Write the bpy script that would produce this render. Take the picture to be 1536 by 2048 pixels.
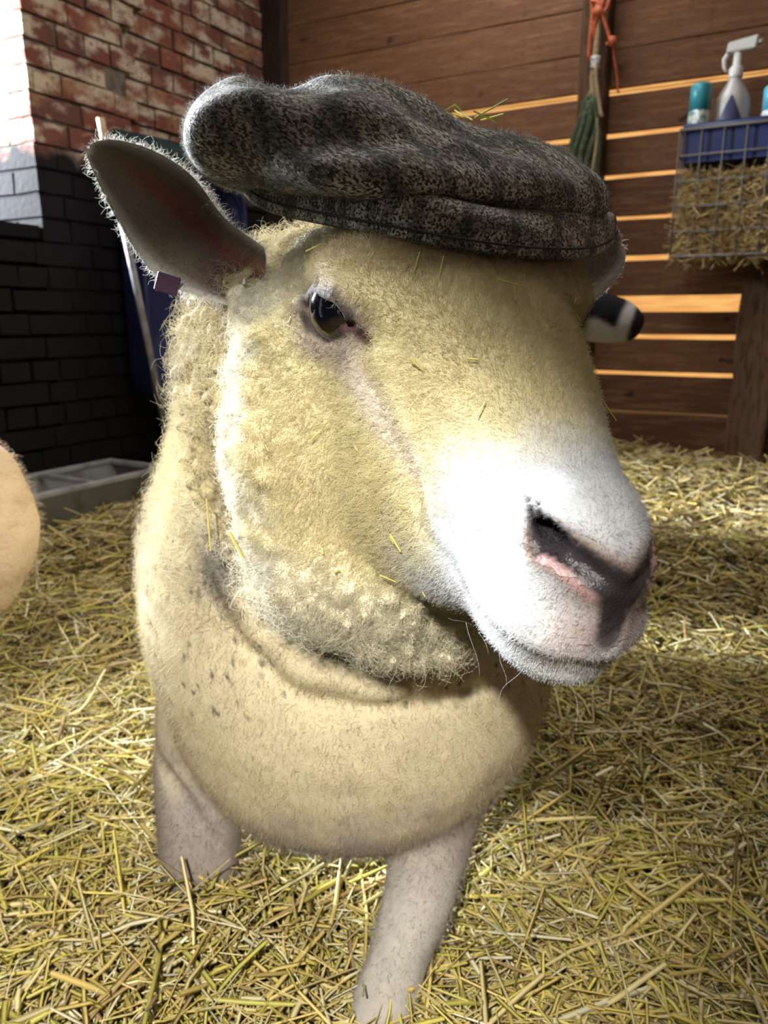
import bpy, math, random
import numpy as np
from mathutils import Vector, Matrix
for _o in list(bpy.data.objects):
    bpy.data.objects.remove(_o, do_unlink=True)
SC = bpy.context.scene
COL = SC.collection
RNG = np.random.default_rng(7)

# ---------------------------------------------------------------- camera
FPX, CAM_H, CAM_P = 1538.0, 0.66, math.radians(14.0)
cam_data = bpy.data.cameras.new('camera')
cam_data.sensor_fit = 'VERTICAL'
cam_data.sensor_height = 36.0
cam_data.lens = FPX / 2048.0 * 36.0
cam_data.clip_start = 0.02
cam_data.dof.use_dof = True
cam_data.dof.focus_distance = 0.43
cam_data.dof.aperture_fstop = 13.0
cam = bpy.data.objects.new('camera', cam_data)
cam.location = (0, 0, CAM_H)
cam.rotation_euler = (math.pi / 2 - CAM_P, 0, 0)
COL.objects.link(cam)
SC.camera = cam

# ---------------------------------------------------------------- world, lights, exposure
world = bpy.data.worlds.new('sky')
SC.world = world
world.use_nodes = True
wn = world.node_tree.nodes['Background']
wn.inputs['Color'].default_value = (0.75, 0.86, 1.0, 1)
wn.inputs['Strength'].default_value = 0.6

SC.view_settings.view_transform = 'Standard'
SC.view_settings.look = 'None'
SC.view_settings.exposure = 0.0
SC.view_settings.gamma = 1.0
SC.view_settings.use_curve_mapping = False

# room axes: D1 runs along the plank wall (to the near right), D2 points out through it
D1 = np.array([0.87464, -0.48480, 0.0])
D2 = np.array([0.48480, 0.87464, 0.0])
CORNER = np.array([-0.5066, 3.8221, 0.0])
ZOFF = -0.19        # wall heights were measured from a 0.85 m eye level

def add_light(name, kind, loc, target, energy, color, **kw):
    l = bpy.data.lights.new(name, kind)
    l.energy = energy
    l.color = color
    for k, v in kw.items():
        setattr(l, k, v)
    o = bpy.data.objects.new(name, l)
    o.location = loc
    d = Vector(target) - Vector(loc)
    o.rotation_euler = d.to_track_quat('-Z', 'Y').to_euler()
    COL.objects.link(o)
    return o

# torch worn by the photographer, just above and behind the phone
add_light('head_torch', 'SPOT', (-0.110, -0.20, 0.945), (-0.27, 0.86, -0.060), 66.0, (1.0, 0.97, 0.90),
          spot_size=math.radians(59), spot_blend=0.75, shadow_soft_size=0.016)
# low sun over the barn, lighting the added boards beyond the planks
_sd = D2 * math.cos(math.radians(62)) + np.array([0, 0, -math.sin(math.radians(62))])
sun = add_light('sun', 'SUN', (0, 0, 6), Vector((0, 0, 6)) + Vector(_sd), 8.0, (1.0, 0.84, 0.60), angle=math.radians(0.6))
# daylight through the window opening in the brick wall
_w = CORNER - D2 * 1.85 - D1 * 1.20
add_light('window_daylight', 'AREA', (_w[0], _w[1], 1.62), (-0.1, 0.8, 0.55), 820.0, (0.86, 0.93, 1.0),
          shape='RECTANGLE', size=0.60, size_y=0.55)
# two lamps added under the closed roof for light from above, one near the plank wall, one behind the sheep
for _u, _v, _e in ((1.17, -0.50, 13.0), (1.50, -1.95, 19.0)):
    _r = CORNER + D1 * _u + D2 * _v
    add_light('overhead_fill', 'AREA', (_r[0], _r[1], 2.41), (_r[0], _r[1] + 0.02, 0.0), _e, (0.98, 0.95, 0.90),
              shape='RECTANGLE', size=0.66, size_y=0.66)
SC.cycles.max_bounces = 4
SC.cycles.diffuse_bounces = 1
SC.cycles.glossy_bounces = 2
SC.cycles.transmission_bounces = 3
SC.cycles_curves.subdivisions = 1

# ---------------------------------------------------------------- helpers
def tag(o, label=None, cat=None, group=None, kind=None):
    if label: o['label'] = label
    if cat: o['category'] = cat
    if group: o['group'] = group
    if kind: o['kind'] = kind
    return o

def empty(name, loc=(0, 0, 0), rot=(0, 0, 0), parent=None):
    o = bpy.data.objects.new(name, None)
    o.empty_display_size = 0.05
    o.location = loc
    o.rotation_euler = rot
    COL.objects.link(o)
    if parent: o.parent = parent
    return o

def new_mesh(name, V, Fc, smooth=True):
    me = bpy.data.meshes.new(name)
    V = np.asarray(V, dtype=np.float32)
    if isinstance(Fc, np.ndarray):
        n, k = Fc.shape
        me.vertices.add(len(V)); me.vertices.foreach_set('co', V.ravel())
        me.loops.add(n * k); me.loops.foreach_set('vertex_index', Fc.astype(np.int32).ravel())
        me.polygons.add(n)
        me.polygons.foreach_set('loop_start', np.arange(0, n * k, k, dtype=np.int32))
        me.polygons.foreach_set('loop_total', np.full(n, k, dtype=np.int32))
        me.update(calc_edges=True)
    else:
        me.from_pydata([tuple(v) for v in V.tolist()], [], [tuple(f) for f in Fc])
    me.polygons.foreach_set('use_smooth', np.full(len(me.polygons), smooth))
    me.update()
    return me

def obj(name, me, mat=None, parent=None, loc=None, rot=None):
    o = bpy.data.objects.new(name, me)
    if mat is not None and len(me.materials) == 0:
        me.materials.append(mat)
    COL.objects.link(o)
    if parent is not None: o.parent = parent
    if loc is not None: o.location = loc
    if rot is not None: o.rotation_euler = rot
    return o

def set_col(me, rgb, name='Col'):
    a = me.color_attributes.new(name, 'FLOAT_COLOR', 'POINT')
    c = np.ones((len(me.vertices), 4), dtype=np.float32)
    c[:, :3] = rgb
    a.data.foreach_set('color', c.ravel())

class MB:
    """collects simple shapes, builds one mesh"""
    def __init__(s): s.v, s.f, s.n = [], [], 0
    def add(s, V, Fc):
        V = np.asarray(V, float)
        s.v.append(V)
        s.f += [tuple(int(i) + s.n for i in f) for f in Fc]
        s.n += len(V)
        return s
    def box(s, lo, hi, R=None, c=(0, 0, 0)):
        x0, y0, z0 = lo; x1, y1, z1 = hi
        V = np.array([(x0, y0, z0), (x1, y0, z0), (x1, y1, z0), (x0, y1, z0), (x0, y0, z1), (x1, y0, z1), (x1, y1, z1), (x0, y1, z1)], float)
        if R is not None: V = V @ np.asarray(R).T
        V = V + np.asarray(c)
        return s.add(V, [(3, 2, 1, 0), (4, 5, 6, 7), (0, 1, 5, 4), (1, 2, 6, 5), (2, 3, 7, 6), (3, 0, 4, 7)])
    def tube(s, pts, r, n=8, closed=False, flat=1.0):
        P = np.asarray(pts, float); m = len(P)
        r = np.broadcast_to(np.asarray(r, float), (m,))
        T = np.gradient(P, axis=0) if not closed else np.roll(P, -1, 0) - np.roll(P, 1, 0)
        T /= np.linalg.norm(T, axis=1)[:, None] + 1e-12
        u = np.cross(T[0], (0.13, 0.21, 0.97)); 
        if np.linalg.norm(u) < 1e-3: u = np.cross(T[0], (1, 0, 0))
        u /= np.linalg.norm(u)
        V = []
        for i in range(m):
            u = u - T[i] * (u @ T[i]); u /= np.linalg.norm(u); w = np.cross(T[i], u)
            for k in range(n):
                a = 2 * math.pi * k / n
                V.append(P[i] + r[i] * (math.cos(a) * u + flat * math.sin(a) * w))
        Fc = []
        for i in range(m if closed else m - 1):
            j = (i + 1) % m
            for k in range(n):
                Fc.append((i * n + k, i * n + (k + 1) % n, j * n + (k + 1) % n, j * n + k))
        if not closed:
            Fc.append(tuple(range(n - 1, -1, -1))); Fc.append(tuple((m - 1) * n + k for k in range(n)))
        return s.add(V, Fc)
    def lathe(s, prof, n=20, c=(0, 0, 0), R=None):
        prof = np.asarray(prof, float); m = len(prof)
        a = 2 * math.pi * np.arange(n) / n
        V = np.stack([prof[:, None, 0] * np.cos(a), prof[:, None, 0] * np.sin(a), np.repeat(prof[:, 1:2], n, 1)], -1).reshape(-1, 3)
        if R is not None: V = V @ np.asarray(R).T
        V = V + np.asarray(c)
        Fc = [(i * n + k, i * n + (k + 1) % n, (i + 1) * n + (k + 1) % n, (i + 1) * n + k) for i in range(m - 1) for k in range(n)]
        Fc.append(tuple(range(n - 1, -1, -1))); Fc.append(tuple((m - 1) * n + k for k in range(n)))
        return s.add(V, Fc)
    def mesh(s, name, smooth=False):
        return new_mesh(name, np.concatenate(s.v), s.f, smooth)
    def build(s, name, mat, parent=None, smooth=False, bevel=0.0, loc=None, rot=None):
        o = obj(name, s.mesh(name, smooth), mat, parent, loc, rot)
        if bevel:
            b = o.modifiers.new('bevel', 'BEVEL'); b.width = bevel; b.segments = 2; b.limit_method = 'ANGLE'
        return o

# --- numpy noise
def _hash(i, j, k, seed):
    h = (i.astype(np.uint32) * np.uint32(374761393) + j.astype(np.uint32) * np.uint32(668265263) + k.astype(np.uint32) * np.uint32(2147483647) + np.uint32(seed * 974711 % 2**32))
    h = (h ^ (h >> np.uint32(13))) * np.uint32(1274126177)
    h = (h ^ (h >> np.uint32(16))) * np.uint32(2246822519)
    h = h ^ (h >> np.uint32(15))
    return h.astype(np.float64) / 4294967295.0
def vnoise(P, freq, seed=0):
    q = np.asarray(P) * freq + 1000.0
    i = np.floor(q).astype(np.int64); f = q - i
    f = f * f * (3 - 2 * f)
    r = 0
    for dx in (0, 1):
        for dy in (0, 1):
            for dz in (0, 1):
                w = (f[..., 0] if dx else 1 - f[..., 0]) * (f[..., 1] if dy else 1 - f[..., 1]) * (f[..., 2] if dz else 1 - f[..., 2])
                r = r + w * _hash(i[..., 0] + dx, i[..., 1] + dy, i[..., 2] + dz, seed)
    return r * 2 - 1
def fbm(P, freq, oct=3, seed=0):
    r, a = 0, 1.0
    for o in range(oct):
        r = r + a * vnoise(P, freq * 2 ** o, seed + o * 17); a *= 0.5
    return r
def worley(P, freq, seed=0):
    q = np.asarray(P) * freq + 1000.0
    i = np.floor(q).astype(np.int64); best = np.full(q.shape[:-1], 9.0)
    for dx in (-1, 0, 1):
        for dy in (-1, 0, 1):
            for dz in (-1, 0, 1):
                a, b, c = i[..., 0] + dx, i[..., 1] + dy, i[..., 2] + dz
                fx = a + _hash(a, b, c, seed); fy = b + _hash(a, b, c, seed + 1); fz = c + _hash(a, b, c, seed + 2)
                best = np.minimum(best, (fx - q[..., 0]) ** 2 + (fy - q[..., 1]) ** 2 + (fz - q[..., 2]) ** 2)
    return np.sqrt(best)
def sstep(a, b, x):
    t = np.clip((x - a) / (b - a), 0, 1); return t * t * (3 - 2 * t)
def mixc(a, b, t):
    return a * (1 - t[:, None]) + np.asarray(b) * t[:, None]

# --- signed distance shapes and surface extraction
def ell(P, c, r, R=None):
    d = P - np.asarray(c)
    if R is not None: d = d @ np.asarray(R)
    r = np.asarray(r)
    k0 = np.linalg.norm(d / r, axis=-1); k1 = np.linalg.norm(d / (r * r), axis=-1) + 1e-9
    return k0 * (k0 - 1) / k1
def cone(P, a, b, ra, rb):
    a, b = np.asarray(a, float), np.asarray(b, float); ab = b - a
    t = np.clip(((P - a) @ ab) / (ab @ ab), 0, 1)
    return np.linalg.norm(P - a - t[..., None] * ab, axis=-1) - (ra + (rb - ra) * t)
def chain(P, pts, rs, k=0.01):
    d = cone(P, pts[0], pts[1], rs[0], rs[1])
    for i in range(1, len(pts) - 1):
        d = np.minimum(d, cone(P, pts[i], pts[i + 1], rs[i], rs[i + 1]))
    return d
def smin(a, b, k):
    h = np.clip(0.5 + 0.5 * (b - a) / k, 0, 1); return b + (a - b) * h - k * h * (1 - h)
def smax(a, b, k): return -smin(-a, -b, k)

def axis(*segs):
    """axis((start, step), (x, step), ..., end): spacing eases from one step to the next"""
    end = segs[-1]; xs = [segs[0][0]]
    px = [q[0] for q in segs[:-1]]; st = [q[1] for q in segs[:-1]]
    while xs[-1] < end: xs.append(xs[-1] + float(np.interp(xs[-1], px, st)))
    return np.array(xs)
def surface(f, ax, B=8, slack=1.7):
    """surface nets on a rectilinear grid, evaluated only near the surface"""
    ax = [np.append(a, a[-1] + (a[-1] - a[-2]) * np.arange(1, (-len(a)) % B + 1)) for a in ax]
    nb = [len(a) // B for a in ax]
    ce = [a.reshape(-1, B).mean(1) for a in ax]; hw = [(a.reshape(-1, B)[:, -1] - a.reshape(-1, B)[:, 0]) / 2 * B / (B - 1) for a in ax]
    G = np.stack(np.meshgrid(*ce, indexing='ij'), -1).reshape(-1, 3)
    HW = np.sqrt(sum(np.asarray(w) ** 2 for w in np.meshgrid(*hw, indexing='ij')))
    dc = f(G).reshape(nb)
    near = np.abs(dc) < HW * slack
    D = np.repeat(np.repeat(np.repeat(dc.astype(np.float32), B, 0), B, 1), B, 2)
    idx = np.argwhere(near)
    off = np.stack(np.meshgrid(*[np.arange(B)] * 3, indexing='ij'), -1).reshape(-1, 3)
    for s in range(0, len(idx), 400):
        ii = (idx[s:s + 400, None, :] * B + off[None]).reshape(-1, 3)
        D[ii[:, 0], ii[:, 1], ii[:, 2]] = f(np.stack([ax[k][ii[:, k]] for k in range(3)], 1))
    S = D < 0
    N = np.array(D.shape)
    cnt = np.zeros(N - 1, np.uint8)
    for a in (0, 1):
        for b in (0, 1):
            for c in (0, 1):
                cnt += S[a:N[0] - 1 + a, b:N[1] - 1 + b, c:N[2] - 1 + c]
    act = (cnt > 0) & (cnt < 8)
    cell = np.argwhere(act)
    vid = np.full(N - 1, -1, np.int32); vid[act] = np.arange(len(cell))
    acc = np.zeros((len(cell), 3)); num = np.zeros(len(cell))
    for p in [(a, b, c) for a in (0, 1) for b in (0, 1) for c in (0, 1)]:
        for k in range(3):
            if p[k]: continue
            q = list(p); q[k] = 1
            da = D[cell[:, 0] + p[0], cell[:, 1] + p[1], cell[:, 2] + p[2]].astype(float)
            db = D[cell[:, 0] + q[0], cell[:, 1] + q[1], cell[:, 2] + q[2]].astype(float)
            m = (da < 0) != (db < 0)
            pt = np.tile(np.array(p, float), (len(cell), 1)); pt[:, k] = np.where(m, da / np.where(m, da - db, 1), 0)
            acc[m] += pt[m]; num[m] += 1
    U = cell + acc / num[:, None]
    V = np.stack([np.interp(U[:, k], np.arange(len(ax[k])), ax[k]) for k in range(3)], 1)
    Q = []
    for k in range(3):
        b, c = [(1, 2), (2, 0), (0, 1)][k]
        sl0 = [slice(None)] * 3; sl1 = [slice(None)] * 3
        sl0[k] = slice(0, N[k] - 1); sl1[k] = slice(1, N[k])
        s0, s1 = S[tuple(sl0)], S[tuple(sl1)]
        e = np.argwhere(s0 != s1)
        e = e[(e[:, b] > 0) & (e[:, c] > 0) & (e[:, b] < N[b] - 1) & (e[:, c] < N[c] - 1)]
        flip = s0[e[:, 0], e[:, 1], e[:, 2]]
        def vv(db, dcc):
            g = e.copy(); g[:, b] -= db; g[:, c] -= dcc; return vid[g[:, 0], g[:, 1], g[:, 2]]
        quad = np.stack([vv(1, 1), vv(0, 1), vv(0, 0), vv(1, 0)], 1)
        quad[~flip] = quad[~flip][:, ::-1]
        Q.append(quad)
    Q = np.concatenate(Q)
    return V, Q[(Q >= 0).all(1)]

def vnormals(V, Q):
    n = np.cross(V[Q[:, 2]] - V[Q[:, 0]], V[Q[:, 3]] - V[Q[:, 1]])
    N = np.zeros_like(V)
    for k in range(4): np.add.at(N, Q[:, k], n)
    return N / (np.linalg.norm(N, axis=1)[:, None] + 1e-12)

def scatter(V, Q, N, count, weight, rng):
    a = np.linalg.norm(np.cross(V[Q[:, 2]] - V[Q[:, 0]], V[Q[:, 3]] - V[Q[:, 1]]), axis=1) * 0.5
    w = a * weight[Q].mean(1)
    cs = np.cumsum(w); fi = np.searchsorted(cs, rng.random(count) * cs[-1]); fi = np.minimum(fi, len(Q) - 1)
    u, v = rng.random(count), rng.random(count)
    W = np.stack([(1 - u) * (1 - v), u * (1 - v), u * v, (1 - u) * v], 1)
    P = (V[Q[fi]] * W[..., None]).sum(1); n = (N[Q[fi]] * W[..., None]).sum(1)
    n /= np.linalg.norm(n, axis=1)[:, None] + 1e-12
    return P, n, fi, W

def hair(name, P, dirs, length, curl, radius, colr, mat, parent, rng, npt=5):
    """many fine fibres as one curves object; P roots, dirs unit vectors, curl sideways wobble"""
    n = len(P)
    t = np.linspace(0, 1, npt)[None, :, None]
    a = np.cross(dirs, rng.normal(size=(n, 3))); a /= np.linalg.norm(a, axis=1)[:, None] + 1e-9
    b = np.cross(dirs, a)
    ph = rng.random((n, 1, 1)) * 6.28; tw = (rng.random((n, 1, 1)) * 0.8 + 0.7) * 5.0
    L = np.asarray(length).reshape(-1, 1, 1); cu = np.asarray(curl).reshape(-1, 1, 1)
    pts = P[:, None, :] + dirs[:, None, :] * (t - 0.12) * L + cu * L * np.sqrt(t) * (a[:, None, :] * (np.cos(ph + tw * t) - np.cos(ph)) + b[:, None, :] * (np.sin(ph + tw * t) - np.sin(ph)))
    hc = bpy.data.hair_curves.new(name)
    hc.add_curves([npt] * n)
    hc.points.foreach_set('position', pts.astype(np.float32).ravel())
    ra = hc.attributes.get('radius') or hc.attributes.new('radius', 'FLOAT', 'POINT')
    rr = np.broadcast_to(np.asarray(radius).reshape(-1, 1), (n, 1)) * np.linspace(1, 0.35, npt)[None]
    ra.data.foreach_set('value', rr.astype(np.float32).ravel())
    ca = hc.attributes.new('Col', 'FLOAT_COLOR', 'POINT')
    cc = np.ones((n, npt, 4), np.float32); cc[:, :, :3] = np.asarray(colr)[:, None, :]
    ca.data.foreach_set('color', cc.ravel())
    hc.materials.append(mat)
    o = bpy.data.objects.new(name, hc)
    COL.objects.link(o)
    if parent: o.parent = parent
    tag(o, kind='stuff')
    return o

# --- node materials
def fibre_material(name, amount):
    m = bpy.data.materials.new(name); m.use_nodes = True
    nt = m.node_tree; nd, lk = nt.nodes, nt.links; nd.remove(nd['Principled BSDF'])
    at = nd.new('ShaderNodeAttribute'); at.attribute_name = 'Col'
    d = nd.new('ShaderNodeBsdfDiffuse'); t = nd.new('ShaderNodeBsdfTranslucent'); mx = nd.new('ShaderNodeMixShader'); mx.inputs[0].default_value = amount
    lk.new(at.outputs['Color'], d.inputs['Color']); lk.new(at.outputs['Color'], t.inputs['Color'])
    lk.new(d.outputs[0], mx.inputs[1]); lk.new(t.outputs[0], mx.inputs[2]); lk.new(mx.outputs[0], nd['Material Output'].inputs['Surface'])
    return m
def material(name, color=(0.5, 0.5, 0.5), rough=0.6, metal=0.0, spec=0.5, noise=None, bump=None, attr=None, sss=0.0, sheen=0.0, coat=0.0, trans=0.0, ior=1.45):
    """noise = list of (scale, (rgb), low, high, detail, stretch) layers mixed over the base; bump = (scale, strength, distance)"""
    m = bpy.data.materials.new(name); m.use_nodes = True
    nt = m.node_tree; nd = nt.nodes; lk = nt.links
    b = nd['Principled BSDF']
    b.inputs['Base Color'].default_value = (*color, 1); b.inputs['Roughness'].default_value = rough; b.inputs['Metallic'].default_value = metal
    b.inputs['Specular IOR Level'].default_value = spec
    if sheen: b.inputs['Sheen Weight'].default_value = sheen
    if coat: b.inputs['Coat Weight'].default_value = coat; b.inputs['Coat Roughness'].default_value = 0.1
    if trans: b.inputs['Transmission Weight'].default_value = trans; b.inputs['IOR'].default_value = ior
    if sss:
        b.inputs['Subsurface Weight'].default_value = sss; b.inputs['Subsurface Radius'].default_value = (0.01, 0.006, 0.004); b.inputs['Subsurface Scale'].default_value = 0.4
    tc = nd.new('ShaderNodeTexCoord')
    cur = None
    if attr:
        at = nd.new('ShaderNodeAttribute'); at.attribute_name = attr; cur = at.outputs['Color']
    for L in (noise or []):
        sc_, rgb, lo, hi = L[:4]; det = L[4] if len(L) > 4 else 3.0; st = L[5] if len(L) > 5 else (1, 1, 1)
        mp = nd.new('ShaderNodeMapping'); mp.inputs['Scale'].default_value = st
        lk.new(tc.outputs['Object'], mp.inputs['Vector'])
        nz = nd.new('ShaderNodeTexNoise'); nz.inputs['Scale'].default_value = sc_; nz.inputs['Detail'].default_value = det
        lk.new(mp.outputs[0], nz.inputs['Vector'])
        mr = nd.new('ShaderNodeMapRange'); mr.inputs[1].default_value = lo; mr.inputs[2].default_value = hi
        lk.new(nz.outputs[0], mr.inputs[0])
        mx = nd.new('ShaderNodeMix'); mx.data_type = 'RGBA'
        lk.new(mr.outputs[0], mx.inputs[0])
        if cur is None: mx.inputs[6].default_value = (*color, 1)
        else: lk.new(cur, mx.inputs[6])
        mx.inputs[7].default_value = (*rgb, 1)
        cur = mx.outputs[2]
    if cur is not None: lk.new(cur, b.inputs['Base Color'])
    if bump:
        nz = nd.new('ShaderNodeTexNoise'); nz.inputs['Scale'].default_value = bump[0]; nz.inputs['Detail'].default_value = 4
        if len(bump) > 3:
            mp = nd.new('ShaderNodeMapping'); mp.inputs['Scale'].default_value = bump[3]
            lk.new(tc.outputs['Object'], mp.inputs['Vector']); lk.new(mp.outputs[0], nz.inputs['Vector'])
        else: lk.new(tc.outputs['Object'], nz.inputs['Vector'])
        bp = nd.new('ShaderNodeBump'); bp.inputs['Strength'].default_value = bump[1]; bp.inputs['Distance'].default_value = bump[2]
        lk.new(nz.outputs[0], bp.inputs['Height']); lk.new(bp.outputs[0], b.inputs['Normal'])
    return m
# ================================================================ the room
RZ = math.atan2(D1[1], D1[0])
RM = np.stack([D1, D2, np.array([0, 0, 1.0])], 1)
def W(u, v, z): return CORNER + D1 * u + D2 * v + np.array([0, 0, z])
def room_empty(name, kind='structure'):
    o = empty(name, CORNER, (0, 0, RZ)); o['kind'] = kind
    return o
def pos_material(name, base, layers, rough=.85, bump=None, spec=.3):
    """colour layers driven by position in the place: (scale, stretch, rgb, low, high)"""
    m = bpy.data.materials.new(name); m.use_nodes = True
    nd, lk = m.node_tree.nodes, m.node_tree.links; b = nd['Principled BSDF']
    b.inputs['Roughness'].default_value = rough; b.inputs['Specular IOR Level'].default_value = spec if rough < .9 else .12
    g = nd.new('ShaderNodeNewGeometry'); mp0 = nd.new('ShaderNodeMapping'); mp0.inputs['Rotation'].default_value = (0, 0, -RZ)
    lk.new(g.outputs['Position'], mp0.inputs['Vector'])
    oi = nd.new('ShaderNodeObjectInfo')
    cur = None
    for sc_, st, rgb, lo, hi, kind in layers:
        if kind == 'random':
            src = oi.outputs['Random']
        else:
            mp = nd.new('ShaderNodeMapping'); mp.inputs['Scale'].default_value = st; lk.new(mp0.outputs[0], mp.inputs['Vector'])
            nz = nd.new('ShaderNodeTexNoise'); nz.inputs['Scale'].default_value = sc_; nz.inputs['Detail'].default_value = 4; lk.new(mp.outputs[0], nz.inputs['Vector'])
            src = nz.outputs[0]
            if kind == 'height':        # noise edge on a paint line: rgb below z = lo, soft over hi
                sp = nd.new('ShaderNodeSeparateXYZ'); lk.new(mp0.outputs[0], sp.inputs[0])
                ad = nd.new('ShaderNodeMath'); ad.operation = 'MULTIPLY_ADD'; lk.new(nz.outputs[0], ad.inputs[0]); ad.inputs[1].default_value = .22; lk.new(sp.outputs[2], ad.inputs[2])
                src = ad.outputs[0]
        mr = nd.new('ShaderNodeMapRange'); mr.inputs[1].default_value = lo; mr.inputs[2].default_value = hi; lk.new(src, mr.inputs[0])
        mx = nd.new('ShaderNodeMix'); mx.data_type = 'RGBA'; lk.new(mr.outputs[0], mx.inputs[0])
        if cur is None: mx.inputs[6].default_value = (*base, 1)
        else: lk.new(cur, mx.inputs[6])
        mx.inputs[7].default_value = (*rgb, 1); cur = mx.outputs[2]
    lk.new(cur, b.inputs['Base Color'])
    if bump:
        nz = nd.new('ShaderNodeTexNoise'); nz.inputs['Scale'].default_value = bump[0]; nz.inputs['Detail'].default_value = 5
        mp = nd.new('ShaderNodeMapping'); mp.inputs['Scale'].default_value = bump[3]; lk.new(mp0.outputs[0], mp.inputs['Vector']); lk.new(mp.outputs[0], nz.inputs['Vector'])
        bp = nd.new('ShaderNodeBump'); bp.inputs['Strength'].default_value = bump[1]; bp.inputs['Distance'].default_value = bump[2]
        lk.new(nz.outputs[0], bp.inputs['Height']); lk.new(bp.outputs[0], b.inputs['Normal'])
    return m
M_PLANK = pos_material('old_planks', (.19, .085, .040), [(1, 0, (.115, .048, .026), 0, 1, 'random'), (7, (1, 1, 9), (.26, .13, .062), .45, .70, 'n'), (30, (1, 1, 14), (.06, .03, .018), .52, .72, 'n'), (9, (1, 1, 1.6), (.03, .015, .01), .66, .73, 'n')], .72, (26, .5, .004, (1, 1, 12)))
M_POST = pos_material('rough_post', (.13, .07, .036), [(14, (8, 8, 1), (.065, .034, .019), .45, .65, 'n')], .85, (30, .6, .006, (6, 6, 1)))
M_DARKPOST = pos_material('dark_timber', (.05, .03, .022), [(14, (8, 8, 1), (.025, .016, .012), .45, .65, 'n')], .9)
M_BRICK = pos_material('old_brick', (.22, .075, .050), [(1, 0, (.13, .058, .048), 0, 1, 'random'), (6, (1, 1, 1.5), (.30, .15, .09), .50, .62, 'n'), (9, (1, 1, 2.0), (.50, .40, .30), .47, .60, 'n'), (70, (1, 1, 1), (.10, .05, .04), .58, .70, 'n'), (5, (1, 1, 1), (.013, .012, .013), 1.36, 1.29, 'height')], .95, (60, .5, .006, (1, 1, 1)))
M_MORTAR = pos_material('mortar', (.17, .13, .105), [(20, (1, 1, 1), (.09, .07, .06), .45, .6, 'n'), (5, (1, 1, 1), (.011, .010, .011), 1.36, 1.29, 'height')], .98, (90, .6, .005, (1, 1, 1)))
M_DULL = pos_material('dark_boarding', (.055, .036, .025), [(4, (1, 1, 1), (.03, .02, .015), .4, .6, 'n')], .95)
M_ROOF = pos_material('roof_boards', (.16, .11, .075), [(4, (1, 1, 1), (.09, .06, .04), .4, .6, 'n')], .95)

# plank wall
wall_back = room_empty('wall_back')
GAPS = [(-.20, .0), (.045, .004), (.178, .006), (.315, .010), (.463, .015), (.600, .016), (.721, .060), (.886, .020), (1.029, .016), (1.177, .017), (1.318, .018), (1.464, .022), (1.602, .003), (1.752, .003), (1.900, .003), (2.05, .003), (2.20, .003), (2.40, .0)]
_prng = random.Random(3)
for (z0, g0), (z1, g1) in zip(GAPS[:-1], GAPS[1:]):
    lo, hi = z0 + g0 / 2, z1 - g1 / 2
    mb = MB(); t = .022 + _prng.uniform(-.003, .003)
    n = 12; us = np.linspace(-.05, 3.1, n); V = []
    for k, u in enumerate(us):
        w0, w1 = _prng.uniform(-.0018, .0018), _prng.uniform(-.0018, .0018)
        V += [(u, 0, lo + w0), (u, 0, hi + w1), (u, t, hi + w1), (u, t, lo + w0)]
    F_ = [(0, 1, 2, 3), tuple(4 * (n - 1) + i for i in (3, 2, 1, 0))] + [(4 * k + i, 4 * (k + 1) + i, 4 * (k + 1) + (i + 1) % 4, 4 * k + (i + 1) % 4) for k in range(n - 1) for i in range(4)]
    mb.add(V, F_); mb.build('plank', M_PLANK, wall_back, bevel=.002)
for u0, u1, z1, dep, mt in ((1.420, 1.520, 2.4, .075, M_POST), (2.035, 2.165, .86, .065, M_POST), (-.02, .10, 2.4, .06, M_DARKPOST)):
    mb = MB(); n = 14; V = []
    for k in range(n):
        z = -.2 + (z1 + .2) * k / (n - 1); e = [_prng.uniform(-.004, .004) for _ in range(3)]
        V += [(u0 + e[0], 0, z), (u0 + e[0], -dep + e[2], z), (u1 + e[1], -dep + e[2], z), (u1 + e[1], 0, z)]
    F_ = [(3, 2, 1, 0), tuple(4 * (n - 1) + i for i in range(4))] + [(4 * k + i, 4 * k + (i + 1) % 4, 4 * (k + 1) + (i + 1) % 4, 4 * (k + 1) + i) for k in range(n - 1) for i in range(4)]
    mb.add(V, F_); mb.build('post', mt, wall_back, bevel=.006)

# brick wall with the jamb of a window opening at its near end
wall_left = room_empty('wall_left')
JAMB_S, SILL, PIER_S = 1.315, .93, .895
def slab(name, lo, hi, mat, parent): return MB().box(lo, hi).build(name, mat, parent)
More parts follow.
